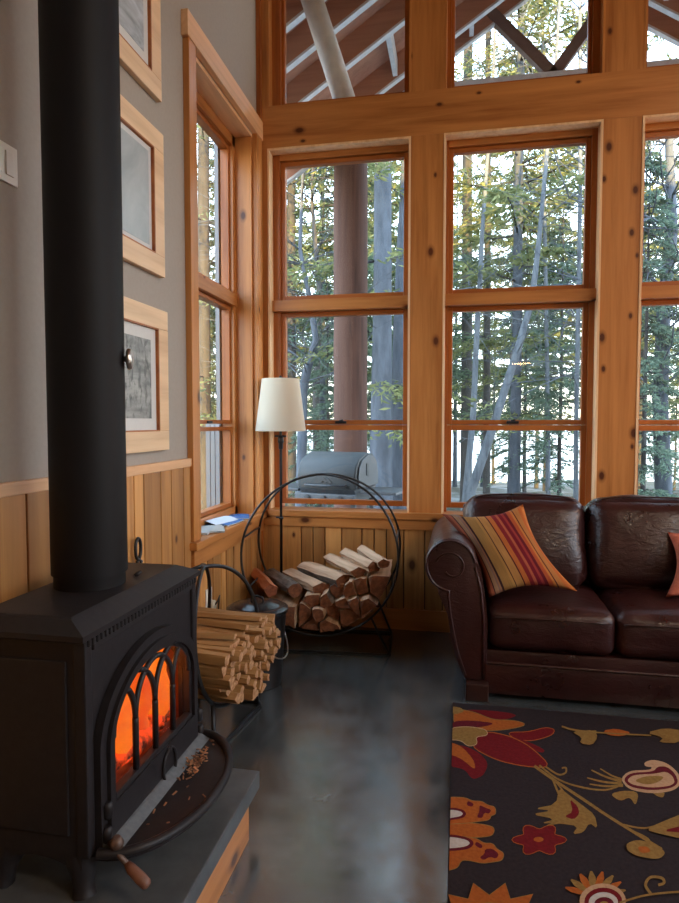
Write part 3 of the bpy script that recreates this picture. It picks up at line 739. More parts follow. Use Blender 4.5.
# ------------------------------------------------------------------ lidded bucket
bc = (-.945, 2.80, 0)
t = thing('ash_bucket', bc, 'black lidded metal bucket between the kindling hoop and the ring of firewood', 'bucket')
bm = NB(); lathe(bm, [(.105, .001), (.112, .001), (.114, .012), (.138, .345), (.142, .352), (.138, .356)], bc, 44); obj('body', bm, M['steel_black'], t, smooth=35)
bm = NB(); lathe(bm, [(.146, .345), (.148, .352), (.147, .364), (.135, .368), (.128, .375), (.112, .376), (.105, .382), (.085, .384), (.078, .39), (.04, .394), (.001, .395)], bc, 44)
ld = obj('lid', bm, plain('glossy_black_enamel', srgb(26, 28, 32), None, .22), t, smooth=35)
bm = NB(); tube(bm, [(bc[0]-.03, bc[1], .392), (bc[0]-.028, bc[1], .412), (bc[0], bc[1], .42), (bc[0]+.028, bc[1], .412), (bc[0]+.03, bc[1], .392)], .005, 8); obj('lid_handle', bm, M['steel_black'], ld)
bm = NB(); tube(bm, [(bc[0]+.10*math.cos(a)+.105*math.cos(a)*0+.045*math.cos(a), bc[1]+.145*math.sin(a)*1.0, .33-.19*max(0, math.cos(a-R(-10)))) for a in [R(-100+k*10) for k in range(19)]], .0035, 6); obj('bail_handle', bm, M['nickel'], t, label='thin wire bail hanging down')

# ------------------------------------------------------------------ floor lamp
lx, ly = -1.062, 3.605
t = thing('floor_lamp', (lx, ly, 0), 'black floor lamp with a white tapered shade in the corner', 'floor lamp')
bm = NB(); lathe(bm, [(.085, .001), (.088, .006), (.084, .016), (.03, .022), (.016, .034), (.012, .05)], (lx, ly, 0), 36); obj('base', bm, M['steel_black'], t, smooth=40)
bm = NB(); lathe(bm, [(.0085, .04), (.0085, 1.16), (.0085, 1.52)], (lx, ly, 0), 14); obj('pole', bm, M['steel_black'], t)
bm = NB(); lathe(bm, [(.012, .66), (.015, .668), (.012, .676)], (lx, ly, 0), 16); tube(bm, [(lx, ly, .672), (lx-.03, ly-.01, .672)], .005, 8); obj('joint', bm, M['steel_black'], t)
bm = NB(); lathe(bm, [(.009, 1.085), (.014, 1.09), (.014, 1.12), (.019, 1.13), (.017, 1.16), (.011, 1.17)], (lx, ly, 0), 16); obj('socket', bm, M['steel_black'], t)
bm = NB(); tube(bm, [(lx-.035, ly, 1.165), (lx+.035, ly, 1.165)], .006, 8); obj('switch', bm, M['steel_black'], t)
k = NT('linen_shade'); k.set(.8); k.base(srgb(236, 230, 216)); tl = k.new('ShaderNodeBsdfTranslucent'); tl.inputs[0].default_value = (*srgb(238, 230, 212), 1); mx = k.new('ShaderNodeMixShader'); mx.inputs[0].default_value = .45
k.l(k.b.outputs[0], mx.inputs[1]); k.l(tl.outputs[0], mx.inputs[2]); k.l(mx.outputs[0], k.out.inputs[0]); M['shade'] = k.m
bm = NB(); lathe(bm, [(.150, 1.196), (.1515, 1.2), (.1125, 1.505), (.112, 1.508), (.1105, 1.506), (.149, 1.2), (.150, 1.196)], (lx, ly, 0), 48, cap=False); sh = obj('lamp_shade', bm, M['shade'], t, smooth=30)
bm = NB()
for a in (0, 120, 240): tube(bm, [(lx, ly, 1.5), (lx+.111*math.cos(R(a)), ly+.111*math.sin(R(a)), 1.5)], .002, 6)
obj('spider', bm, M['steel_black'], sh)
bm = NB(); lathe(bm, [(.004, 1.5), (.011, 1.508), (.008, 1.514), (.009, 1.522), (.003, 1.53)], (lx, ly, 0), 14); obj('finial', bm, M['steel_black'], t)
# ------------------------------------------------------------------ sofa
SXA, SXB = -.155, 2.13
sf = thing('sofa', ((SXA+SXB)/2, 3.2, 0), 'oxblood leather sofa with rolled arms below the back windows', 'sofa')
L = M['leather']
AX = [.13, .675, 1.22, 1.765+.0]
bm = NB(); box(bm, .06, 1.915, 2.86, 3.56, .055, .215, .02); obj('base', bm, L, sf, smooth=40)
bm = NB(); box(bm, .12, 1.855, 2.822, 2.862, .025, .16, .008); tube(bm, [(.13, 2.824, .168), (1.85, 2.824, .168)], .007, 8); obj('front_panel', bm, L, sf, smooth=40)
bm = NB(); prism(bm, [(3.40, .2), (3.62, .06), (3.635, .2), (3.63, .74), (3.58, .79), (3.50, .79), (3.44, .72)], 'x', .02, 1.955, bev=.02); obj('back_frame', bm, L, sf, smooth=40)
def arm_outline(side):
    # scroll on top, then the panel narrowing to the foot (x outwards is negative)
    c = [(-.035+.118*math.cos(R(a)), .598+.125*math.sin(R(a))) for a in range(10, 262, 12)]
    pts = [(.128, .075), (.13, .34), (.118, .47), (.10, .56)]+c+[(-.062, .452), (-.05, .38), (-.035, .29), (-.012, .19), (.022, .10), (.03, .075)]
    return pts if side < 0 else [(1.975-u, v) for u, v in pts]
for side in (-1, 1):
    ol = arm_outline(side)
    bm = NB(); prism(bm, ol, 'y', 2.825, 3.60, bev=.018); a = obj('arm', bm, L, sf, smooth=40)
    mx = (lambda u: u) if side < 0 else (lambda u: 1.975-u)
    bm = NB(); cx = sum(p[0] for p in ol)/len(ol); cz = sum(p[1] for p in ol)/len(ol)
    tube(bm, [(mx(-.035+.108*math.cos(R(q))), 2.826, .598+.114*math.sin(R(q))) for q in range(10, 270, 8)]+[(mx(x), 2.826, z) for x, z in ((-.045, .46), (-.036, .38), (-.02, .29), (.0, .2), (.034, .10))], .006, 8)
    tube(bm, [(mx(-.032+(.075-.0055*i*.5)*math.cos(R(160-20*i))), 2.824, .592+(.075-.0055*i*.5)*math.sin(R(160-20*i))) for i in range(16)], .0045, 8)
    tube(bm, [(mx(.072), 2.826, .60), (mx(.098), 2.824, .50), (mx(.112), 2.824, .36), (mx(.112), 2.824, .09)], .006, 8)
    obj('arm_piping', bm, L, a)
for i in range(3):
    x0, x1 = AX[i], AX[i+1] if i < 2 else 1.845
    x1 = AX[i]+.548; w = x1-x0-.004
    bm = NB(); soft(bm, (w, .66, .195), .045, (.004, .012, .028), 16, Matrix.Translation(((x0+x1)/2+.002, 3.165, .318)), 0, .004, i); s = obj('seat_cushion', bm, L, sf)
    bm = NB(); tube(bm, [(x0+.03, 2.829, .372), (x0+.1, 2.824, .376), ((x0+x1)/2, 2.822, .378), (x1-.1, 2.824, .376), (x1-.03, 2.829, .372)], .0042, 8); obj('seam', bm, L, s)
    x0, x1 = (.02, .632) if i == 0 else (.636, 1.245) if i == 1 else (1.249, 1.945)
    Mx = Matrix.Translation(((x0+x1)/2, 3.345, .628)) @ Matrix.Rotation(R(-15), 4, 'X')
    bm = NB(); soft(bm, (x1-x0, .23, .46), .085, (.0, .035, .02), 18, Mx, 0, .007, 5+i); s = obj('back_cushion', bm, L, sf)
    bm = NB(); e = []
    for k in range(21):
        u = -1+2*k/20; e.append(Mx @ V((u*((x1-x0)/2-.06), -.085, .232-.02*u**4)))
    tube(bm, e, .0045, 8); obj('seam', bm, L, s)
for x in (.035, 1.84):
    for y in (2.795, 3.50):
        bm = NB(); box(bm, x, x+.10, y-.015, y+.07, .0008, .08, .006); obj('foot', bm, plain('dark_wood_foot', srgb(40, 22, 18), srgb(54, 30, 24), .4, 0, 30), sf)
# ------------------------------------------------------------------ pillows
def stripes(name, stops):
    k = NT(name); k.set(.85, 0, .2); uv = k.new('ShaderNodeUVMap'); sp = k.new('ShaderNodeSeparateXYZ'); k.l(uv.outputs[0], sp.inputs[0])
    c = k.ramp(sp.outputs[0], stops, 'CONSTANT')
    mp = k.new('ShaderNodeMapping'); mp.inputs['Scale'].default_value = (160, 6, 1); k.l(uv.outputs[0], mp.inputs[0])
    f = k.noise(mp.outputs[0], 1, 3, .6)
    c = k.mix(1., c, k.ramp(f, [(.3, (.72, .7, .7)), (.7, (1.1, 1.08, 1.05))]), 'MULTIPLY')
    k.base(c); k.bump(f, .25, .002); return k.m
def pillow(name, c4, thick, m, label, seed, parts=True):
    """c4: the four corners tl, tr, br, bl"""
    tl, tr, br, bl = [V(p) for p in c4]; nrm = (tr-tl).cross(bl-tl).normalized(); n = 26
    ctr = (tl+tr+br+bl)/4; org = V((ctr.x, ctr.y, min(p[2] for p in c4)-.02))
    t = thing(name, org, label, 'pillow')
    bm = NB(); uvl = bm.loops.layers.uv.new('UVMap'); grid = {}
    for s in (1, -1):
        for i in range(n+1):
            for j in range(n+1):
                u, v = i/n, j/n
                pin = 1-.10*math.sin(PI*u)*0
                p = tl*(1-u)*(1-v)+tr*u*(1-v)+br*u*v+bl*(1-u)*v
                # edges pulled in between the corners
                ein = .045*(math.sin(PI*u)*(2*v-1)**3); eiu = .045*(math.sin(PI*v)*(2*u-1)**3)
                p = p+(tl+tr-bl-br).normalized()*ein+(tl+bl-tr-br).normalized()*eiu
                h = thick*(math.sin(PI*u)*math.sin(PI*v))**.5
                wr = .006*noise.noise(V((u*5, v*5, seed*3.3+s)))+.004*noise.noise(V((u*14, v*5, seed)))
                if s == -1 and (i in (0, n) or j in (0, n)): grid[(s, i, j)] = grid[(1, i, j)]; continue
                grid[(s, i, j)] = bm.verts.new(p+nrm*s*(h+wr*min(1, h/thick)))
        for i in range(n):
            for j in range(n):
                q = [(i, j), (i+1, j), (i+1, j+1), (i, j+1)]
                f = bm.faces.new([grid[(s, *c)] for c in q]); f.smooth = True
                for l, c in zip(f.loops, q): l[uvl].uv = (c[0]/n, c[1]/n)
    obj('cover', bm, m, t)
    return t
G = srgb
st_stops = [(0, G(120, 60, 44)), (.045, G(150, 82, 58)), (.085, G(60, 36, 34)), (.10, G(142, 110, 84)), (.15, G(118, 92, 84)), (.165, G(140, 100, 76)), (.19, G(52, 26, 28)), (.215, G(150, 112, 62)),
            (.33, G(168, 124, 68)), (.36, G(74, 40, 34)), (.375, G(172, 124, 70)), (.46, G(84, 30, 30)), (.475, G(178, 100, 50)), (.53, G(124, 34, 38)), (.58, G(168, 84, 60)), (.61, G(110, 20, 34)), (.66, G(146, 52, 48)),
            (.69, G(96, 22, 32)), (.73, G(168, 78, 44)), (.78, G(186, 116, 58)), (.81, G(70, 30, 30)), (.825, G(172, 112, 60)), (.90, G(178, 96, 46)), (.95, G(190, 112, 52))]
pillow('throw_pillow', [(-.085, 3.10, .795), (.302, 3.10, .852), (.535, 2.965, .475), (.135, 2.862, .452)], .072, stripes('striped_cotton', st_stops), 'rust, gold and crimson striped pillow leaning on the left sofa arm', 1)
pillow('throw_pillow', [(.985, 3.21, .72), (1.40, 3.25, .80), (1.52, 3.02, .47), (.925, 3.02, .452)], .06, plain('coral_cotton', G(176, 88, 66), G(196, 108, 80), .85, 0, 120, .2, .001), 'coral orange pillow mostly cut off by the right edge of the picture', 2)

# ------------------------------------------------------------------ rug
F_ = 620.; yaw = R(11.0); pit = math.atan(29.5/F_)
fwd = V((-math.sin(yaw)*math.cos(pit), math.cos(yaw)*math.cos(pit), -math.sin(pit))); rgt = V((math.cos(yaw), math.sin(yaw), 0)); upv = rgt.cross(fwd)
RZ = .012
def rp(X, Y):
    """a point of the rug's flat pattern, from a drawing of it"""
    x, y = 440+X/2.841, 700+Y/2.841
    d = fwd+rgt*((x-339.5)/F_)-upv*((y-451.5)/F_); t = (RZ-1.25)/d.z
    return (d.x*t, d.y*t)
rc = {}
def wool(n, a, b):
    return plain('rug_'+n, a, b, .95, 0, 90, .4, .003, spec=.1)
RM = [wool('brown', G(46, 38, 39), G(36, 30, 32)), wool('red', G(104, 22, 26), G(86, 17, 22)), wool('orange', G(156, 84, 34), G(134, 68, 27)), wool('gold', G(134, 104, 56), G(112, 84, 44)), wool('cream', G(172, 138, 106), G(152, 118, 90)), wool('maroon', G(92, 24, 32), G(74, 20, 28)), wool('white', G(178, 168, 158), G(160, 150, 140))]
rug = NB(); lay = [0]
rx0, rx1, ry0, ry1 = -.022, 2.35, .95, 2.735
box(rug, rx0, rx1, ry0, ry1, .0005, RZ, .003)
def smooth_poly(pts, it=2):
    for _ in range(it):
        o = []
        for i in range(len(pts)):
            a, b = pts[i], pts[(i+1) % len(pts)]
            o += [(a[0]*.78+b[0]*.22, a[1]*.78+b[1]*.22), (a[0]*.22+b[0]*.78, a[1]*.22+b[1]*.78)]
        pts = o
    return pts
def fig(pts, mi, sm=2, outline=None, ow=4):
    if sm: pts = smooth_poly(pts, sm)
    if outline is not None: stroke(pts+[pts[0]], ow, outline, True)
    lay[0] += 1; z = RZ+.00006*lay[0]
    for off, mir in ((0, 0), (1.28, 1)):
        vs = []
        for X, Y in pts:
            x, y = rp(X, Y); x = max(rx0+.003, x)
            if mir: x, y = x+1.24, y
            if not (x < rx1-.004 and y > ry0+.01): x = min(x, rx1-.004)
            vs.append(rug.verts.new((x, min(y, ry1-.004), z)))
        if not mir or True:
            try:
                f = rug.faces.new(vs); f.material_index = mi
            except ValueError: pass
def stroke(pts, w, mi, closed=False):
    lay[0] += 1; z = RZ+.00006*lay[0]
    ws = w if isinstance(w, (list, tuple)) else [w]*len(pts)
    L_, R_ = [], []
    for i, p in enumerate(pts):
        a, b = pts[max(0, i-1)], pts[min(len(pts)-1, i+1)]
        if closed and i in (0, len(pts)-1): a, b = pts[-2], pts[1]
        d = V((b[0]-a[0], b[1]-a[1])); d = d.normalized() if d.length else V((1, 0)); nn = V((-d.y, d.x))*ws[i]/2
        L_.append((p[0]+nn.x, p[1]+nn.y)); R_.append((p[0]-nn.x, p[1]-nn.y))
    for mir in (0, 1):
        A = [[rug.verts.new((min(rx1-.004, max(rx0+.003, rp(*q)[0]+1.24*mir)), min(ry1-.004, rp(*q)[1]), z)) for q in s] for s in (L_, R_)]
        for k in range(len(pts)-1):
            f = rug.faces.new((A[0][k], A[0][k+1], A[1][k+1], A[1][k])); f.material_index = mi
def curve(pts, n=8):
    out = []
    for i in range(len(pts)-1):
        p0, p1, p2, p3 = pts[max(i-1, 0)], pts[i], pts[i+1], pts[min(i+2, len(pts)-1)]
        for k in range(n):
            t = k/n
            out.append(tuple(.5*(2*p1[d]+(p2[d]-p0[d])*t+(2*p0[d]-5*p1[d]+4*p2[d]-p3[d])*t*t+(3*p1[d]-p0[d]-3*p2[d]+p3[d])*t**3) for d in (0, 1)))
    return out+[pts[-1]]
def oval(cx, cy, rx, ry, n=24, rot=0):
    c, s = math.cos(R(rot)), math.sin(R(rot)); return [(cx+rx*math.cos(a)*c-ry*math.sin(a)*s, cy+rx*math.cos(a)*s+ry*math.sin(a)*c) for a in [2*PI*k/n for k in range(n)]]
# great red blossom at the corner
fig([(60, 28), (120, 28), (200, 36), (222, 46), (150, 64), (80, 50)], 1)
fig([(190, 92), (250, 92), (300, 78), (326, 84), (318, 100), (262, 116), (215, 112)], 1, 2, 2, 4)
fig([(205, 105), (250, 118), (300, 142), (290, 152), (240, 132)], 1)
fig([(125, 88), (200, 104), (255, 132), (318, 192), (240, 188), (160, 170), (84, 130)], 1, 2, 2, 5)
fig([(40, 24), (100, 36), (150, 58), (210, 58), (248, 70), (200, 82), (140, 88), (40, 76)], 2, 2, 3, 4)
fig([(36, 60), (90, 58), (160, 66), (120, 78), (36, 82)], 5)
fig([(20, 125), (70, 130), (112, 150), (138, 180), (125, 214), (92, 228), (70, 196), (20, 188)], 1)
fig([(20, 118), (60, 130), (96, 170), (102, 202), (60, 166), (20, 152)], 2)
fig([(20, 82), (75, 76), (130, 84), (136, 100), (100, 104), (106, 126), (80, 132), (60, 114), (20, 112)], 3, 2, 4, 4)
fig([(30, 18), (60, 22), (70, 34), (42, 42), (28, 34)], 3)
# stems
stroke(curve([(268, 188), (330, 232), (410, 285), (480, 332), (560, 382), (630, 425)]), 8, 3)
stroke(curve([(282, 186), (336, 226), (400, 248), (470, 256), (520, 240)]), 5, 3)
stroke(curve([(318, 220), (330, 250), (345, 285)]), 6, 3); stroke(curve([(330, 235), (352, 262), (365, 285)]), 4, 3)
stroke(curve([(300, 190), (335, 212), (356, 208), (358, 194), (346, 194)]), 5, 3)
stroke(curve([(520, 355), (580, 365), (640, 350)]), 5, 3); stroke(curve([(545, 372), (590, 395), (600, 420)]), 5, 3)
# paisley at the right
for q in (((516, 232), (430, 200), 5), ((516, 238), (418, 222), 5), ((520, 244), (425, 240), 5), ((522, 228), (455, 196), 4)):
    stroke(curve([q[0], ((q[0][0]+q[1][0])/2, (q[0][1]+q[1][1])/2+4), q[1]]), [q[2]*1.6-.9*q[2]*i/16 for i in range(17)], 3)
fig([(482, 268), (520, 258), (566, 262), (556, 304), (540, 276), (512, 290)], 3)
fig([(600, 262), (640, 262), (634, 280), (616, 274)], 3)
pai = [(512, 226), (536, 202), (596, 200), (604, 192), (582, 190), (580, 178), (606, 170), (645, 180), (676, 206), (688, 236), (664, 260), (600, 268), (536, 256)]
fig(pai, 4, 2); fig([(520, 228), (540, 208), (606, 205), (618, 190), (645, 190), (668, 210), (678, 236), (658, 252), (600, 259), (540, 249)], 5, 2)
fig([(530, 230), (548, 214), (612, 211), (640, 204), (660, 216), (668, 236), (652, 246), (600, 251), (548, 243)], 4, 2)
fig([(548, 230), (590, 216), (640, 218), (620, 236), (585, 243)], 3, 2)
# gold leaf
fig([(338, 248), (372, 276), (404, 300), (440, 328), (448, 368), (424, 350), (408, 378), (376, 384), (392, 360), (340, 352), (285, 352), (328, 340), (258, 326), (318, 316), (266, 310), (330, 298)], 3, 1)
fig([(368, 282), (392, 304), (396, 326), (380, 342), (352, 332), (378, 320)], 1, 1)
stroke(curve([(340, 350), (312, 356), (300, 364)]), 5, 3)
# red six-lobed flower
fl6 = [(282+(64+13*math.cos(6*a))*math.cos(a), 399+(38+8*math.cos(6*a))*math.sin(a)) for a in [2*PI*k/48 for k in range(48)]]
fig(fl6, 1, 0, 2, 4); fig(oval(280, 398, 14, 7), 2, 0)
# orange blossom at the edge
fig([(0, 352), (50, 350), (110, 354), (150, 362), (154, 374), (146, 388), (100, 392), (0, 394)], 2, 2, 3, 4)
fig([(0, 284), (30, 278), (72, 280), (92, 290), (118, 290), (136, 302), (156, 306), (158, 326), (144, 330), (140, 342), (112, 346), (70, 352), (0, 354)], 2, 2, 3, 4)
fig([(0, 392), (60, 390), (104, 396), (124, 410), (150, 410), (160, 426), (182, 438), (176, 458), (150, 462), (120, 466), (88, 458), (60, 456), (48, 482), (0, 486)], 2, 2, 3, 4)
fig([(78, 288), (96, 296), (92, 306), (76, 302)], 5, 1); fig([(112, 300), (128, 308), (146, 314), (140, 326), (126, 322), (120, 338), (104, 336), (112, 318)], 5, 1)
fig([(104, 404), (122, 416), (116, 426), (98, 414)], 5, 1); fig([(128, 426), (148, 424), (168, 440), (160, 454), (142, 448), (124, 458), (112, 450), (126, 440)], 5, 1)
fig([(0, 310), (40, 308), (66, 314), (76, 326), (66, 338), (30, 344), (0, 346)], 5); fig([(0, 316), (36, 314), (60, 319), (66, 326), (58, 333), (28, 338), (0, 340)], 6)
fig([(0, 384), (50, 386), (86, 396), (98, 410), (84, 426), (40, 432), (0, 430)], 5); fig([(0, 391), (46, 393), (78, 401), (86, 410), (74, 419), (38, 424), (0, 423)], 6)
# sunflower at the lower edge
sun = []
for k in range(24):
    a = 2*PI*k/24; rr = 1.0 if k % 2 else .68; sun.append((140+175*rr*math.cos(a), 640+120*rr*math.sin(a)))
fig(sun, 2, 0, 3, 4); fig(oval(140, 640, 90, 62), 3, 0); fig(oval(140, 640, 50, 34), 1, 0)
# second paisley with its fan
for k in range(9):
    a = R(200+k*21); c = (440, 560); e = (c[0]+98*math.cos(a), c[1]+78*math.sin(a)); m_ = (c[0]+60*math.cos(a), c[1]+46*math.sin(a)); pv = (-math.sin(a)*13, math.cos(a)*10)
    fig([c, (m_[0]+pv[0], m_[1]+pv[1]), e, (m_[0]-pv[0], m_[1]-pv[1])], 3 if k % 2 else 2, 1)
fig(oval(462, 575, 66, 50), 4, 0); fig(oval(464, 577, 54, 40), 1, 0); fig(oval(464, 580, 42, 30), 6, 0); fig(oval(466, 584, 28, 20), 5, 0); fig(oval(466, 586, 14, 10), 3, 0)
# curl, bud and small leaves
stroke(curve([(510, 580), (580, 560), (640, 552), (700, 548)]), 6, 3); stroke(curve([(600, 556), (584, 530), (598, 508), (630, 510), (636, 524), (620, 530)]), 8, 3)
fig([(528, 412), (560, 400), (602, 410), (644, 436), (622, 458), (560, 448), (532, 432)], 3); fig([(560, 420), (590, 420), (600, 436), (570, 440)], 2)
fig([(580, 372), (640, 346), (700, 322), (700, 400), (640, 388)], 3, 1); fig([(628, 376), (700, 358), (700, 382)], 1, 1)
stroke(curve([(346, 78), (372, 86), (410, 92), (444, 92)]), 5, 3); fig([(372, 92), (440, 88), (448, 110), (432, 132), (396, 126), (404, 110)], 3, 1)
fig([(462, 90), (500, 84), (545, 96), (520, 106), (480, 104)], 2, 1); fig([(585, 96), (640, 82), (700, 92), (680, 126), (620, 124), (636, 110)], 3, 1)
stroke(curve([(440, 95), (520, 100), (600, 104)]), 4, 3)
tag(obj('area_rug', rug, RM, None, (1.1, 1.85, 0)), 'dark brown area rug with red, orange and gold flowers before the sofa', 'rug')
# ------------------------------------------------------------------ outside: ground, lake, porch
def ground_mat():
    k = NT('forest_floor_snow'); k.set(.8, 0, .2); co = k.obco()
    f = k.noise(co, .35, 6, .65, .4); f2 = k.noise(co, 4, 5, .7)
    c = k.ramp(f2, [(.3, G(42, 40, 32)), (.55, G(66, 66, 52)), (.75, G(50, 60, 42))])
    c = k.mix(k.ramp(f, [(.5, (0, 0, 0)), (.64, (1, 1, 1))]), c, G(128, 130, 132))
    k.base(c); return k.m
def gz(x, y):
    d = max(0, y-7); return -.45-1.4*min(1, d/24)**1.2+.25*noise.noise(V((x*.25, y*.25, 2)))*min(1, max(0, (y-6.5)/3))
bm = NB(); nx, ny = 60, 50; g = {}
for i in range(nx+1):
    for j in range(ny+1):
        x, y = -42+84*i/nx, 3.96+30*j/ny-(8 if False else 0); g[i, j] = bm.verts.new((x, y, gz(x, y)))
for i in range(nx):
    for j in range(ny): bm.faces.new((g[i, j], g[i+1, j], g[i+1, j+1], g[i, j+1])).smooth = True
st('ground', bm, ground_mat(), 'forest floor with patches of snow sloping to the lake', 'ground')
bm = NB(); box(bm, -42, XL-.26, -16, 3.95, -.7, -.45); box(bm, XR+.25, 42, -16, 3.95, -.7, -.45); st('yard', bm, bpy.data.materials['forest_floor_snow'], 'snowy yard on both sides of the house', 'ground')
bm = NB(); box(bm, -260, 260, 33.9, 420, -2.6, -1.92); st('frozen_lake', bm, plain('sunset_lake_ice', G(236, 224, 204), G(214, 214, 214), .6, 0, .05), 'bright frozen lake beyond the trees', 'lake')  # cream tone paints the reflected sunset into the ice
bm = NB(); pr = [(-260, -3)]+[(-260+520*k/60, 3.5+3.2*noise.noise(V((k*.3, 5, 0)))+1.2*noise.noise(V((k*1.7, 2, 0)))) for k in range(61)]+[(260, -3)]
prism(bm, pr, 'y', 420, 430); st('far_shore', bm, plain('far_woods', G(92, 112, 128), G(110, 128, 142), .9, 0, .2), 'distant wooded shore across the lake', 'shore')
wood_out = wood('weathered_brown_timber', G(190, 142, 120), G(164, 116, 98), 'x', .8, .2, knots=False, grain=.6)
pale_out = plain('weathered_and_skylit_timber', G(232, 232, 234), G(208, 210, 214), .8, 0, 14, .2, .003)  # pale logs and blocks; on rafter edges the tone is painted sky light
bm = NB(); 
for k in range(44): box(bm, -2.2+k*.15, -2.056+k*.15, 3.93, 6.5, -.12, -.08, .004)
st('porch_deck', bm, plain('bounce_deck_boards', G(226, 230, 236), G(196, 198, 202), .8, 0, 2), 'porch deck outside the windows, made pale to bounce light', 'deck')  # deck paled so that it reflects light up to the rafters
RXr, RZr, RS = .79, 5.22, .65
XE0, XE1 = -1.78, 3.36
def rz(x): return RZr-RS*abs(x-RXr)
porch = thing('porch_roof', (RXr, 5.0, 3.5), 'gabled porch roof of brown rafters and boards outside the upper windows', 'porch roof', None, 'structure')
bm = NB()
for xe in (XE0, XE1):
    a = [(RXr, RZr+.23), (xe, rz(xe)+.23), (xe, rz(xe)+.26), (RXr, RZr+.26)]; prism(bm, a, 'y', 3.93, 6.25)
obj('roof_deck', bm, wood_out, porch)
for yy in (4.20, 4.56, 5.04, 5.72, 6.0):
    for xe in (XE0, XE1):
        bm = NB(); prism(bm, [(RXr, RZr), (xe, rz(xe)), (xe, rz(xe)+.23), (RXr, RZr+.23)], 'y', yy, yy+.05); r = obj('rafter', bm, wood_out, porch)
        bm = NB(); prism(bm, [(RXr, RZr-.004), (xe, rz(xe)-.004), (xe, rz(xe)+.018), (RXr, RZr+.018)], 'y', yy-.003, yy+.053); obj('rafter_lit_edge', bm, pale_out, r, label='lower edge of the rafter, pale with painted sky light')  # sky and snow light on the undersides, put into a pale strip
for x, y0, y1 in ((-.62, 5.09, 5.72), (.05, 5.77, 6.0), (1.62, 5.09, 5.72), (-.2, 4.61, 5.04)):
    bm = NB(); box(bm, x, x+.04, y0+.004, y1-.004, rz(x)+.05, rz(x)+.2); obj('blocking', bm, pale_out, porch, label='pale block between two rafters')
bm = NB(); box(bm, RXr-.02, RXr+.02, 3.95, 6.25, RZr-.01, RZr+.24); obj('ridge_board', bm, wood_out, porch)
bm = NB(); box(bm, XE0+.25, XE1-.2, 5.97, 6.08, 4.295, 4.395) if False else box(bm, -.45, 2.05, 5.98, 6.08, 4.285, 4.395); obj('bottom_chord', bm, pale_out, porch)
tw = plain('truss_timber', G(130, 110, 102), G(108, 90, 84), .8, 0, 9, .2, .003)
for a, b in (((.79, 4.40), (.17, 4.80)), ((.79, 4.40), (1.33, 4.87))):
    pass
for (xa, za), (xb, zb) in (((.80, 4.38), (.235, 5.0)), ((.80, 4.38), (1.16, 4.86))):
    d = V((xb-xa, 0, zb-za)); nn = V((-d.z, 0, d.x)).normalized()*.048
    bm = NB(); prism(bm, [(xa+nn.x, za+nn.z), (xb+nn.x, zb+nn.z), (xb-nn.x, zb-nn.z), (xa-nn.x, za-nn.z)], 'y', 5.99, 6.07); obj('truss_web', bm, tw, porch)
bm = NB(); tube(bm, [(XE0+.42, 4.10, 3.29), (RXr, 4.10, 3.29), (XE1-.42, 4.10, 3.29)], .075, 16); obj('tie_log', bm, pale_out, porch)
bm = NB(); tube(bm, [(-.74, 4.10, 3.29), (-1.005, 4.06, 4.10)], .072, 16); obj('log_strut', bm, pale_out, porch, label='pale grey log strut slanting under the roof')
post = NB(); n = 14; hgt = 4.5
tube(post, [(-1.06, 6.02, -.08+(rz(-1.06)+.05)*i/n) for i in range(n+1)], [.166+.006*noise.noise(V((3, i*.8, 0))) for i in range(n+1)], 24)
tag(obj('porch_post', post, wood('red_cedar_post', G(88, 61, 51), G(61, 40, 34), 'z', .8, .1, knots=False, grain=.8), None, (-1.06, 6.02, -.08)), 'thick reddish brown log post of the porch outside the left window', 'post', None)

# grill on the porch
gc = (-.985, 5.02, -.08)
gr = thing('gas_grill', gc, 'grey gas grill with a domed lid outside the left back window', 'grill')
MG = Matrix.Translation(gc) @ Matrix.Rotation(R(-13), 4, 'Z')
gm = plain('grey_enamel', G(54, 59, 62), G(49, 54, 57), .55, 0, 12); gd = plain('dark_grill_metal', G(52, 56, 60), G(66, 70, 76), .45, .1, 20); gl = plain('light_grill_steel', G(84, 88, 93), None, .5, .3)
def gp(name, fn, m, par=None, **k):
    bm = NB(); fn(bm); bmesh.ops.transform(bm, matrix=MG, verts=bm.verts); return obj(name, bm, m, par or gr, **k)
lidp = [(-.235, .80), (-.25, .90), (-.225, .98), (-.16, 1.04), (.0, 1.085), (.13, 1.07), (.22, 1.01), (.25, .92), (.25, .80)]
lid = gp('lid', lambda b: prism(b, lidp, 'x', -.255, .255, bev=.014), gm, smooth=40)
gp('lid_handle', lambda b: tube(b, [(-.17, -.238, .83), (-.17, -.275, .83), (0, -.28, .83), (.17, -.275, .83), (.17, -.238, .83)], .009, 10), gd, lid)
gp('lid_end', lambda b: prism(b, [(v*.86, .80+(w-.80)*.9+.01) for v, w in lidp], 'x', .256, .27, bev=.004), gl, lid)
gp('vent', lambda b: box(b, .268, .277, -.06, .0, .90, 1.0, .006), gd, lid)
def emb(b):
    for pts in ([(-.055, .85), (-.02, .892), (.005, .867), (.02, .887), (.055, .85), (.03, .85), (.015, .863), (-.005, .85), (-.022, .867), (-.035, .85)],):
        prism(b, pts, 'y', -.252, -.242)
gp('emblem', emb, gd, lid, label='small dark peaked emblem on the lid front')
gp('firebox', lambda b: prism(b, [(-.235, .798), (.25, .798), (.22, .70), (-.20, .70)], 'x', -.24, .24, bev=.01), gd)
gp('control_panel', lambda b: box(b, -.26, .26, -.285, -.235, .70, .765, .008), gl)
for x in (-.14, 0, .14): gp('knob', lambda b, x=x: tube(b, [(x, -.285, .733), (x, -.312, .733)], .02, 14), gd)
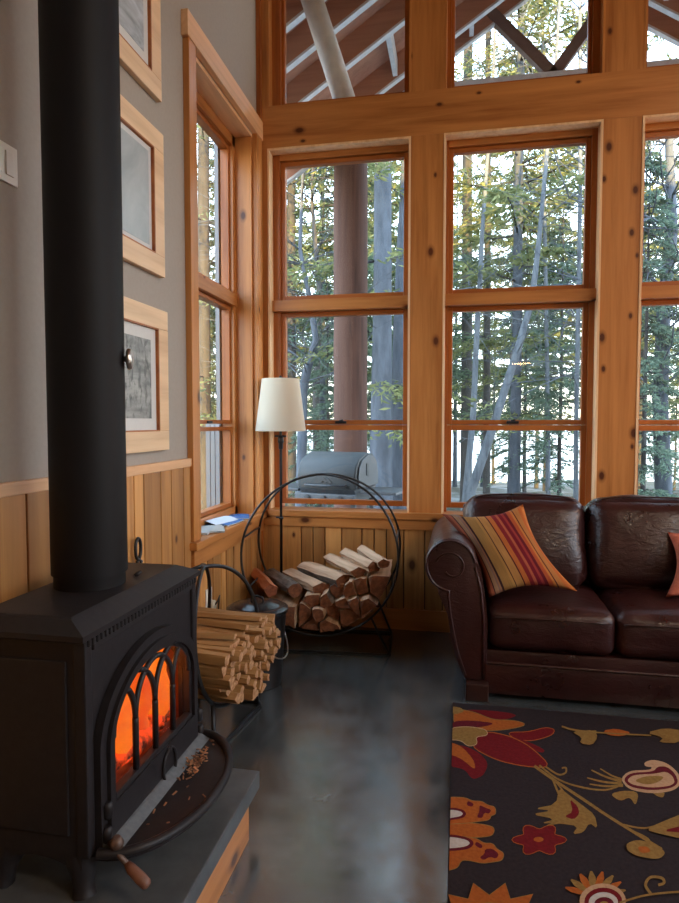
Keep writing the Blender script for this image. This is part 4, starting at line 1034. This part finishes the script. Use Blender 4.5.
for s in (-1, 1):
    gp('side_shelf', lambda b: box(b, s*.42-.15, s*.42+.15, -.2, .2,   .765, .79, .01), gl if s > 0 else gd)
    for y in (-.2, .2): gp('leg', lambda b: box(b, s*.22-.018, s*.22+.018, y-.018, y+.018, .06 if s < 0 else .0008, .71, .003), gd)
gp('bottom_shelf', lambda b: box(b, -.22, .22, -.2, .2, .14, .16, .004), gd)
for y in (-.2, .2): gp('wheel', lambda b: tube(b, [(-.25, y, .071), (-.21, y, .071)], .07, 20), gd)

# ------------------------------------------------------------------ trees
def bark(n, a, b, sc=9): return plain(n, a, b, .9, 0, sc, .6, .02, (1, 1, .25))
BK = dict(grey=bark('blue_grey_bark', G(96, 103, 114), G(64, 70, 79)), dark=bark('dark_spruce_bark', G(82, 80, 79), G(56, 56, 56)), birch=bark('pale_birch_bark', G(122, 129, 136), G(82, 88, 96), 14))
def foliage_mat(n, a, b):
    k = NT(n); k.n.remove(k.b); geo = k.new('ShaderNodeNewGeometry')
    c = k.ramp(geo.outputs['Random Per Island'], [(0, a), (1, b)])
    d = k.new('ShaderNodeBsdfDiffuse'); t = k.new('ShaderNodeBsdfTranslucent'); mx = k.new('ShaderNodeMixShader'); mx.inputs[0].default_value = .35
    k.l(c, d.inputs[0]); k.l(c, t.inputs[0]); k.l(d.outputs[0], mx.inputs[1]); k.l(t.outputs[0], mx.inputs[2]); k.l(mx.outputs[0], k.out.inputs[0]); return k.m
FM = [foliage_mat('spruce_needles', G(78, 98, 80), G(130, 146, 120)), foliage_mat('pine_needles', G(100, 112, 78), G(148, 150, 104)), foliage_mat('hemlock_needles', G(90, 112, 100), G(134, 152, 132))]
def conifer(seed, h, base, spread, per, wh, size, droop=.35, spray=26):
    """meshes of a conifer standing at the origin: branches (thin limbs) and needles (small sprays)"""
    r = random.Random(seed); bl = NB(); fo = NB(); z = base
    while z < h-.3:
        f = (z-base)/(h-base); L_ = spread*(1-f)**.7*(.75+.4*r.random())
        for k in range(per):
            if r.random() < .15: continue
            a = 2*PI*(k/per)+r.uniform(-.6, .6)+z*1.9; l = L_*r.uniform(.65, 1.1); d = V((math.cos(a), math.sin(a), 0)); z0 = z+r.uniform(-.2, .2)
            pt = lambda s: V((0, 0, z0))+d*l*s+V((0, 0, -droop*l*s**1.6+.10*l*s*(1-s)*2))
            tube(bl, [pt(0), pt(.4), pt(.75), pt(1)], [.022, .016, .01, .004], 3)
            side = V((-d.y, d.x, 0))
            for i in range(int(spray*(l/spread+.3))):
                s = r.uniform(.12, 1.0); sg = r.choice((-1, 1)); p = pt(s)
                ln = (.16+.34*l*(1.05-s))*r.uniform(.5, 1.1)*.8
                q = (d*r.uniform(.35, 1)+side*sg*r.uniform(.4, 1)+V((0, 0, r.uniform(-.45, .1)))).normalized()
                for j in range(4):   # needle tufts along the side shoot
                    a0 = p+q*ln*j/4; e = (q+V((r.gauss(0, .35), r.gauss(0, .35), r.gauss(-.1, .3)))).normalized()*size*r.uniform(.7, 1.3)
                    w = e.cross(V((r.gauss(0, 1), r.gauss(0, 1), r.gauss(0, 1)))).normalized()*size*r.uniform(.10, .2)
                    m_ = a0+e*.5
                    fo.faces.new([fo.verts.new(a0), fo.verts.new(m_+w), fo.verts.new(a0+e), fo.verts.new(m_-w)])
        z += wh*r.uniform(.8, 1.2)
    return bl, fo
def tree_kind(nm, seed, h, base, spread, per, wh, size, fm, bk, tr, droop=.35, spray=26, lean=(0, 0)):
    """a finished tree at the origin with trunk, branches and needles, kept as meshes for copies"""
    bl, fo = conifer(seed, h, base, spread, per, wh, size, droop, spray); tk = NB(); n = 12
    tube(tk, [(lean[0]*i/n+.03*noise.noise(V((seed, i*.5, 0))), lean[1]*i/n, -.6+(h+.6)*i/n) for i in range(n+1)], [tr*(1-.85*i/n)+(.06*tr*8*max(0, .12-i/n)) for i in range(n+1)], 10)
    out = []
    for part, b, m in (('trunk', tk, bk), ('branches', bl, BK['dark']), ('needles', fo, fm)):
        me = bpy.data.meshes.new(part); b.to_mesh(me); b.free(); me.materials.append(m); out.append((part, me))
    return out
def put_tree(kind, name, x, y, rot, sc, label, cat, group=None, z=None):
    t = thing(name, (x, y, gz(x, y) if z is None else z), label, cat, group); t.rotation_euler = (0, 0, rot); t.scale = (sc,)*3
    for part, me in kind:
        c = link(bpy.data.objects.new(part, me)); c.parent = t
    return t
K = [tree_kind('a', 11, 13, 3.0, 2.4, 6, .50, .14, FM[0], BK['dark'], .10, .35, 60),
     tree_kind('b', 12, 15, 4.6, 2.2, 5, .62, .14, FM[0], BK['dark'], .11, .25, 64),
     tree_kind('c', 13, 11, 1.6, 2.2, 6, .46, .13, FM[2], BK['dark'], .085, .45, 56),
     tree_kind('d', 14, 16, 4.4, 2.9, 5, .70, .15, FM[1], BK['grey'], .11, .10, 66)]
rt = random.Random(21)
placed = []
def free(x, y, d): return all((x-a)**2+(y-b)**2 > d*d for a, b in placed)
cnt = 0
bands = [(12, 16, 7, 2.4), (16, 21, 12, 2.3), (21, 27, 20, 2.1), (27, 33, 30, 1.7)]
for y0, y1, num, dd in bands:
    k = 0; tries = 0
    while k < num and tries < 900:
        tries += 1
        y = rt.uniform(y0, y1); x = rt.uniform(-.80*y-1, .36*y+2)
        if not free(x, y, dd): continue
        # keep a gap in the view where the near trees stand
        placed.append((x, y)); kind = K[rt.choice((0, 1, 1, 2, 3, 3))]
        put_tree(kind, 'conifer', x, y, rt.uniform(0, 6.3), rt.uniform(.8, 1.15)*(1 if y < 16 else .86), 'green conifer among the crowd of evergreens deep in the woods outside', 'tree', 'evergreens deep in the woods'); k += 1
# near trees that can be told apart
def trunk_tree(name, pts, rs, bk, label, twigs=0, seed=0, needles=None, group=None, tl=1.6, tr=.012):
    org = pts[0]; t = thing(name, org, label, 'tree', group); r = random.Random(seed)
    bm = NB(); P_ = [V(p) for p in pts]; cur = []; rr = []
    for i in range(len(P_)-1):
        for s in range(6): f = s/6; cur.append(P_[i].lerp(P_[i+1], f)+V((.02*noise.noise(V((seed, i+f, 0))), 0, 0))); rr.append(rs[i]*(1-f)+rs[i+1]*f)
    cur.append(P_[-1]); rr.append(rs[-1])
    tube(bm, [V((org[0], org[1], org[2]-.3))]+cur, [rr[0]*1.15]+rr, 14); obj('trunk', bm, bk, t)
    if twigs:
        bm = NB()
        def grow(p, d, l, w, dep):
            q = p; ps = [p]
            for s in range(3):
                d2 = (d+V((r.gauss(0, .18), r.gauss(0, .18), r.gauss(.02, .14)))).normalized(); q = q+d2*l/3; ps.append(q); d = d2
            tube(bm, ps, [w, w*.8, w*.6, w*.35], 4)
            if dep:
                for k in range(r.choice((2, 3, 3))):
                    b = ps[r.choice((1, 2, 3))]; grow(b, (d+V((r.gauss(0, .6), r.gauss(0, .6), r.gauss(0, .45)))).normalized(), l*r.uniform(.5, .8), w*.55, dep-1)
        for k in range(twigs):
            i = r.randrange(len(cur)//4, len(cur)); a = r.uniform(0, 2*PI)
            grow(cur[i], V((math.cos(a), math.sin(a), r.uniform(-.1, .7))).normalized(), tl*r.uniform(.6, 1.2), tr, 2)
        obj('branches', bm, bk, t)
    if needles:
        nb_, sz, fm, sp = needles; fo = NB(); bl = NB()
        for k in range(nb_):
            i = r.randrange(int(len(cur)*.2), len(cur)); a = r.uniform(0, 2*PI); d = V((math.cos(a), math.sin(a), 0)); l = sp*r.uniform(.6, 1.1); p0 = cur[i]; sd = V((-d.y, d.x, 0))
            pt = lambda s: p0+d*l*s+V((0, 0, -.2*l*s*s)); tube(bl, [pt(0), pt(.5), pt(1)], [.014, .009, .003], 3)
            for q_ in range(110):
                s = r.uniform(.15, 1); p = pt(s)+sd*r.gauss(0, .13*l)+V((0, 0, r.gauss(-.03, .04))); q = (d*r.uniform(0, 1)+sd*r.uniform(-1, 1)+V((0, 0, r.uniform(-.6, .2)))).normalized()*sz*r.uniform(.7, 1.4)
                w = q.cross(V((r.gauss(0, 1), r.gauss(0, 1), r.gauss(0, 1)))).normalized()*sz*.13
                fo.faces.new([fo.verts.new(p), fo.verts.new(p+q*.45+w), fo.verts.new(p+q), fo.verts.new(p+q*.45-w)])
        obj('limbs', bl, BK['dark'], t); obj('needles', fo, fm, t)
    return t
def vp(x, y, Y):
    d = fwd+rgt*((x-339.5)/F_)-upv*((y-451.5)/F_); s = Y/d.y; return (d.x*s, Y, 1.25+d.z*s)
def gp3(x, Y):
    p = vp(x, 470, Y); return (p[0], Y, gz(p[0], Y)-.05)
def up(x0, x1, Y, ytop=-250): return [gp3(x0, Y), vp((x0+x1)/2, 300, Y), vp(x1, 60, Y), vp(x1+(x1-x0)*.6, ytop, Y)]
trunk_tree('pine_tree', up(381, 384, 9.0), [.19, .135, .12, .09], BK['grey'], 'straight blue grey pine trunk right beside the reddish porch post', 0, 1, (40, .13, FM[1], 1.5))
trunk_tree('pine_tree', [gp3(400, 9.6), vp(399, 400, 9.6), vp(403, 250, 9.6), vp(412, 60, 9.6), vp(425, -200, 9.6)], [.26, .13, .10, .09, .06], BK['grey'], 'second grey trunk with a flared foot at the right edge of the left window', 6, 2)
trunk_tree('birch_tree', [gp3(463, 11.5), vp(473, 420, 11.5), vp(478, 312, 11.5), vp(482, 235, 11.5), vp(494, 60, 11.5), vp(500, -120, 11.5)], [.062, .055, .048, .038, .025, .012], BK['birch'], 'pale forked birch in the left half of the middle window', 12, 3, None, None, 1.5, .012)
trunk_tree('birch_tree', [gp3(462, 10.4), vp(472, 488, 10.4), vp(496, 418, 10.4), vp(516, 355, 10.4), vp(531, 305, 10.4), vp(541, 220, 10.4), vp(556, 60, 10.4), vp(566, -100, 10.4)], [.085, .078, .068, .06, .05, .036, .025, .012], BK['birch'], 'pale birch leaning strongly to the right across the middle window', 12, 4, None, None, 1.5, .010)
trunk_tree('pine_tree', up(513, 522, 13.0), [.085, .065, .058, .035], BK['grey'], 'straight grey pine trunk at the centre of the middle window', 8, 5, (60, .13, FM[1], 1.8))
trunk_tree('birch_tree', up(549, 543, 12.2), [.045, .036, .03, .018], BK['birch'], 'slender pale birch right of centre in the middle window', 30, 6, None, None, 1.5, .009)
trunk_tree('birch_tree', up(577, 580, 10.5), [.04, .034, .028, .016], BK['birch'], 'thin pale birch by the right edge of the middle window', 34, 16, None, None, 1.5, .009)
trunk_tree('spruce_tree', up(466, 468, 15.5), [.15, .125, .11, .06], BK['dark'], 'thick dark spruce trunk behind the birches in the middle window', 0, 7, (50, .13, FM[0], 2.0))
trunk_tree('spruce_tree', up(487, 488, 14.2), [.085, .07, .06, .035], BK['dark'], 'dark narrow spruce trunk left of the leaning birch', 6, 8, (46, .13, FM[0], 1.8))
trunk_tree('bare_tree', [gp3(668, 10.0), vp(660, 400, 10), vp(663, 320, 10), vp(672, 230, 10), vp(668, 100, 10)], [.13, .11, .10, .08, .05], BK['grey'], 'gnarled grey bare tree in the rightmost window', 50, 9, None, None, 1.9, .018)
trunk_tree('bare_tree', [gp3(318, 10.5), vp(316, 400, 10.5), vp(320, 300, 10.5), vp(312, 200, 10.5), vp(316, 60, 10.5)], [.07, .06, .05, .03, .01], BK['dark'], 'thin dark bare tree left of the porch post', 26, 10, None, None, 1.4, .014)
trunk_tree('bare_tree', [gp3(298, 9.0), vp(303, 390, 9), vp(316, 340, 9), vp(300, 250, 9), vp(306, 100, 9)], [.08, .07, .05, .03, .01], BK['grey'], 'crooked grey bare tree near the left edge of the left window', 34, 11, None, None, 1.5, .010)
trunk_tree('spruce_tree', up(292, 291, 13), [.1, .09, .08, .05], BK['dark'], 'dark spruce standing at the left edge of the left back window', 6, 12, (60, .12, FM[2], 1.9))
trunk_tree('pine_tree', up(222, 220, 13), [.12, .11, .1, .06], BK['grey'], 'grey pine seen through the narrow left wall window', 4, 13, (60, .13, FM[1], 2.0))
trunk_tree('spruce_tree', up(204, 204, 11), [.12, .11, .1, .06], BK['dark'], 'dark spruce at the near side of the narrow left wall window', 4, 14, (60, .12, FM[0], 1.9))
for x, y, s, lab in ((2.6, 9.6, .52, 'young spruce low behind the rightmost window'), (1.9, 12.6, .6, 'young spruce behind the right edge of the middle window'), (-2.1, 9.8, .42, 'young spruce low at the left edge of the left back window'), (-5.4, 11.6, .6, 'young spruce low behind the narrow left wall window')):
    put_tree(K[2], 'young_spruce', x, y, x*3, s, lab, 'tree')

# ------------------------------------------------------------------ light
def lamp(name, typ, loc, energy, col, size=.3, rot=(0, 0, 0), spread=None):
    l = bpy.data.lights.new(name, typ); l.energy = energy; l.color = col
    if typ == 'AREA': l.shape = 'DISK'; l.size = size
    elif typ == 'SUN': l.angle = R(1.2)
    else: l.shadow_soft_size = size
    o = link(bpy.data.objects.new(name, l)); o.location = loc; o.rotation_euler = rot; return o
sd = V((-.12, .95, -.125)).normalized()
s = lamp('sun', 'SUN', (0, -5, 9), 20, (1, .62, .16)); s.rotation_euler = sd.to_track_quat('-Z', 'Y').to_euler()
lamp('fire_light', 'POINT', (-.92, CY_+.08, .54), 12, (1, .25, .04), .05)
lamp('ceiling_fill', 'AREA', (3.9, -1.2, 4.6), 150, (1, .78, .55), .8)  # added fill light; no ceiling fixture is known there
lamp('pendant_lamp', 'AREA', (.80, -1.0, 2.03), 9, (1, .62, .28), .26)
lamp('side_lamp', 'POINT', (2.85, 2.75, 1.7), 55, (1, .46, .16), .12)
w = bpy.data.worlds.new('sky'); SC.world = w; w.use_nodes = True; t = w.node_tree; bg = t.nodes['Background']
tc = t.nodes.new('ShaderNodeTexCoord'); sx = t.nodes.new('ShaderNodeSeparateXYZ'); t.links.new(tc.outputs['Generated'], sx.inputs[0])
rmp = t.nodes.new('ShaderNodeValToRGB'); e = rmp.color_ramp; e.elements[0].position = 0; e.elements[0].color = (1., .86, .66, 1); e.elements[1].position = .55; e.elements[1].color = (.55, .76, 1, 1)
m1 = e.elements.new(.10); m1.color = (.84, .93, 1, 1)
t.links.new(sx.outputs[2], rmp.inputs[0]); t.links.new(rmp.outputs[0], bg.inputs[0]); bg.inputs[1].default_value = 7.5
# ------------------------------------------------------------------ camera
cd = bpy.data.cameras.new('camera'); cam = link(bpy.data.objects.new('camera', cd)); cam.location = (0, 0, 1.25)
cam.rotation_euler = (PI/2-pit, 0, yaw); cd.sensor_fit = 'VERTICAL'; cd.sensor_height = 36; cd.lens = 36*F_/903; cd.clip_start = .02; cd.clip_end = 1000
SC.camera = cam
vs = SC.view_settings; vs.view_transform = 'Standard'; vs.look = 'None'; vs.gamma = 1; vs.exposure = 0; vs.use_curve_mapping = False
cy = SC.cycles; cy.max_bounces = 8; cy.transparent_max_bounces = 16; cy.diffuse_bounces = 4; cy.sample_clamp_indirect = 6; cy.caustics_reflective = False; cy.caustics_refractive = False
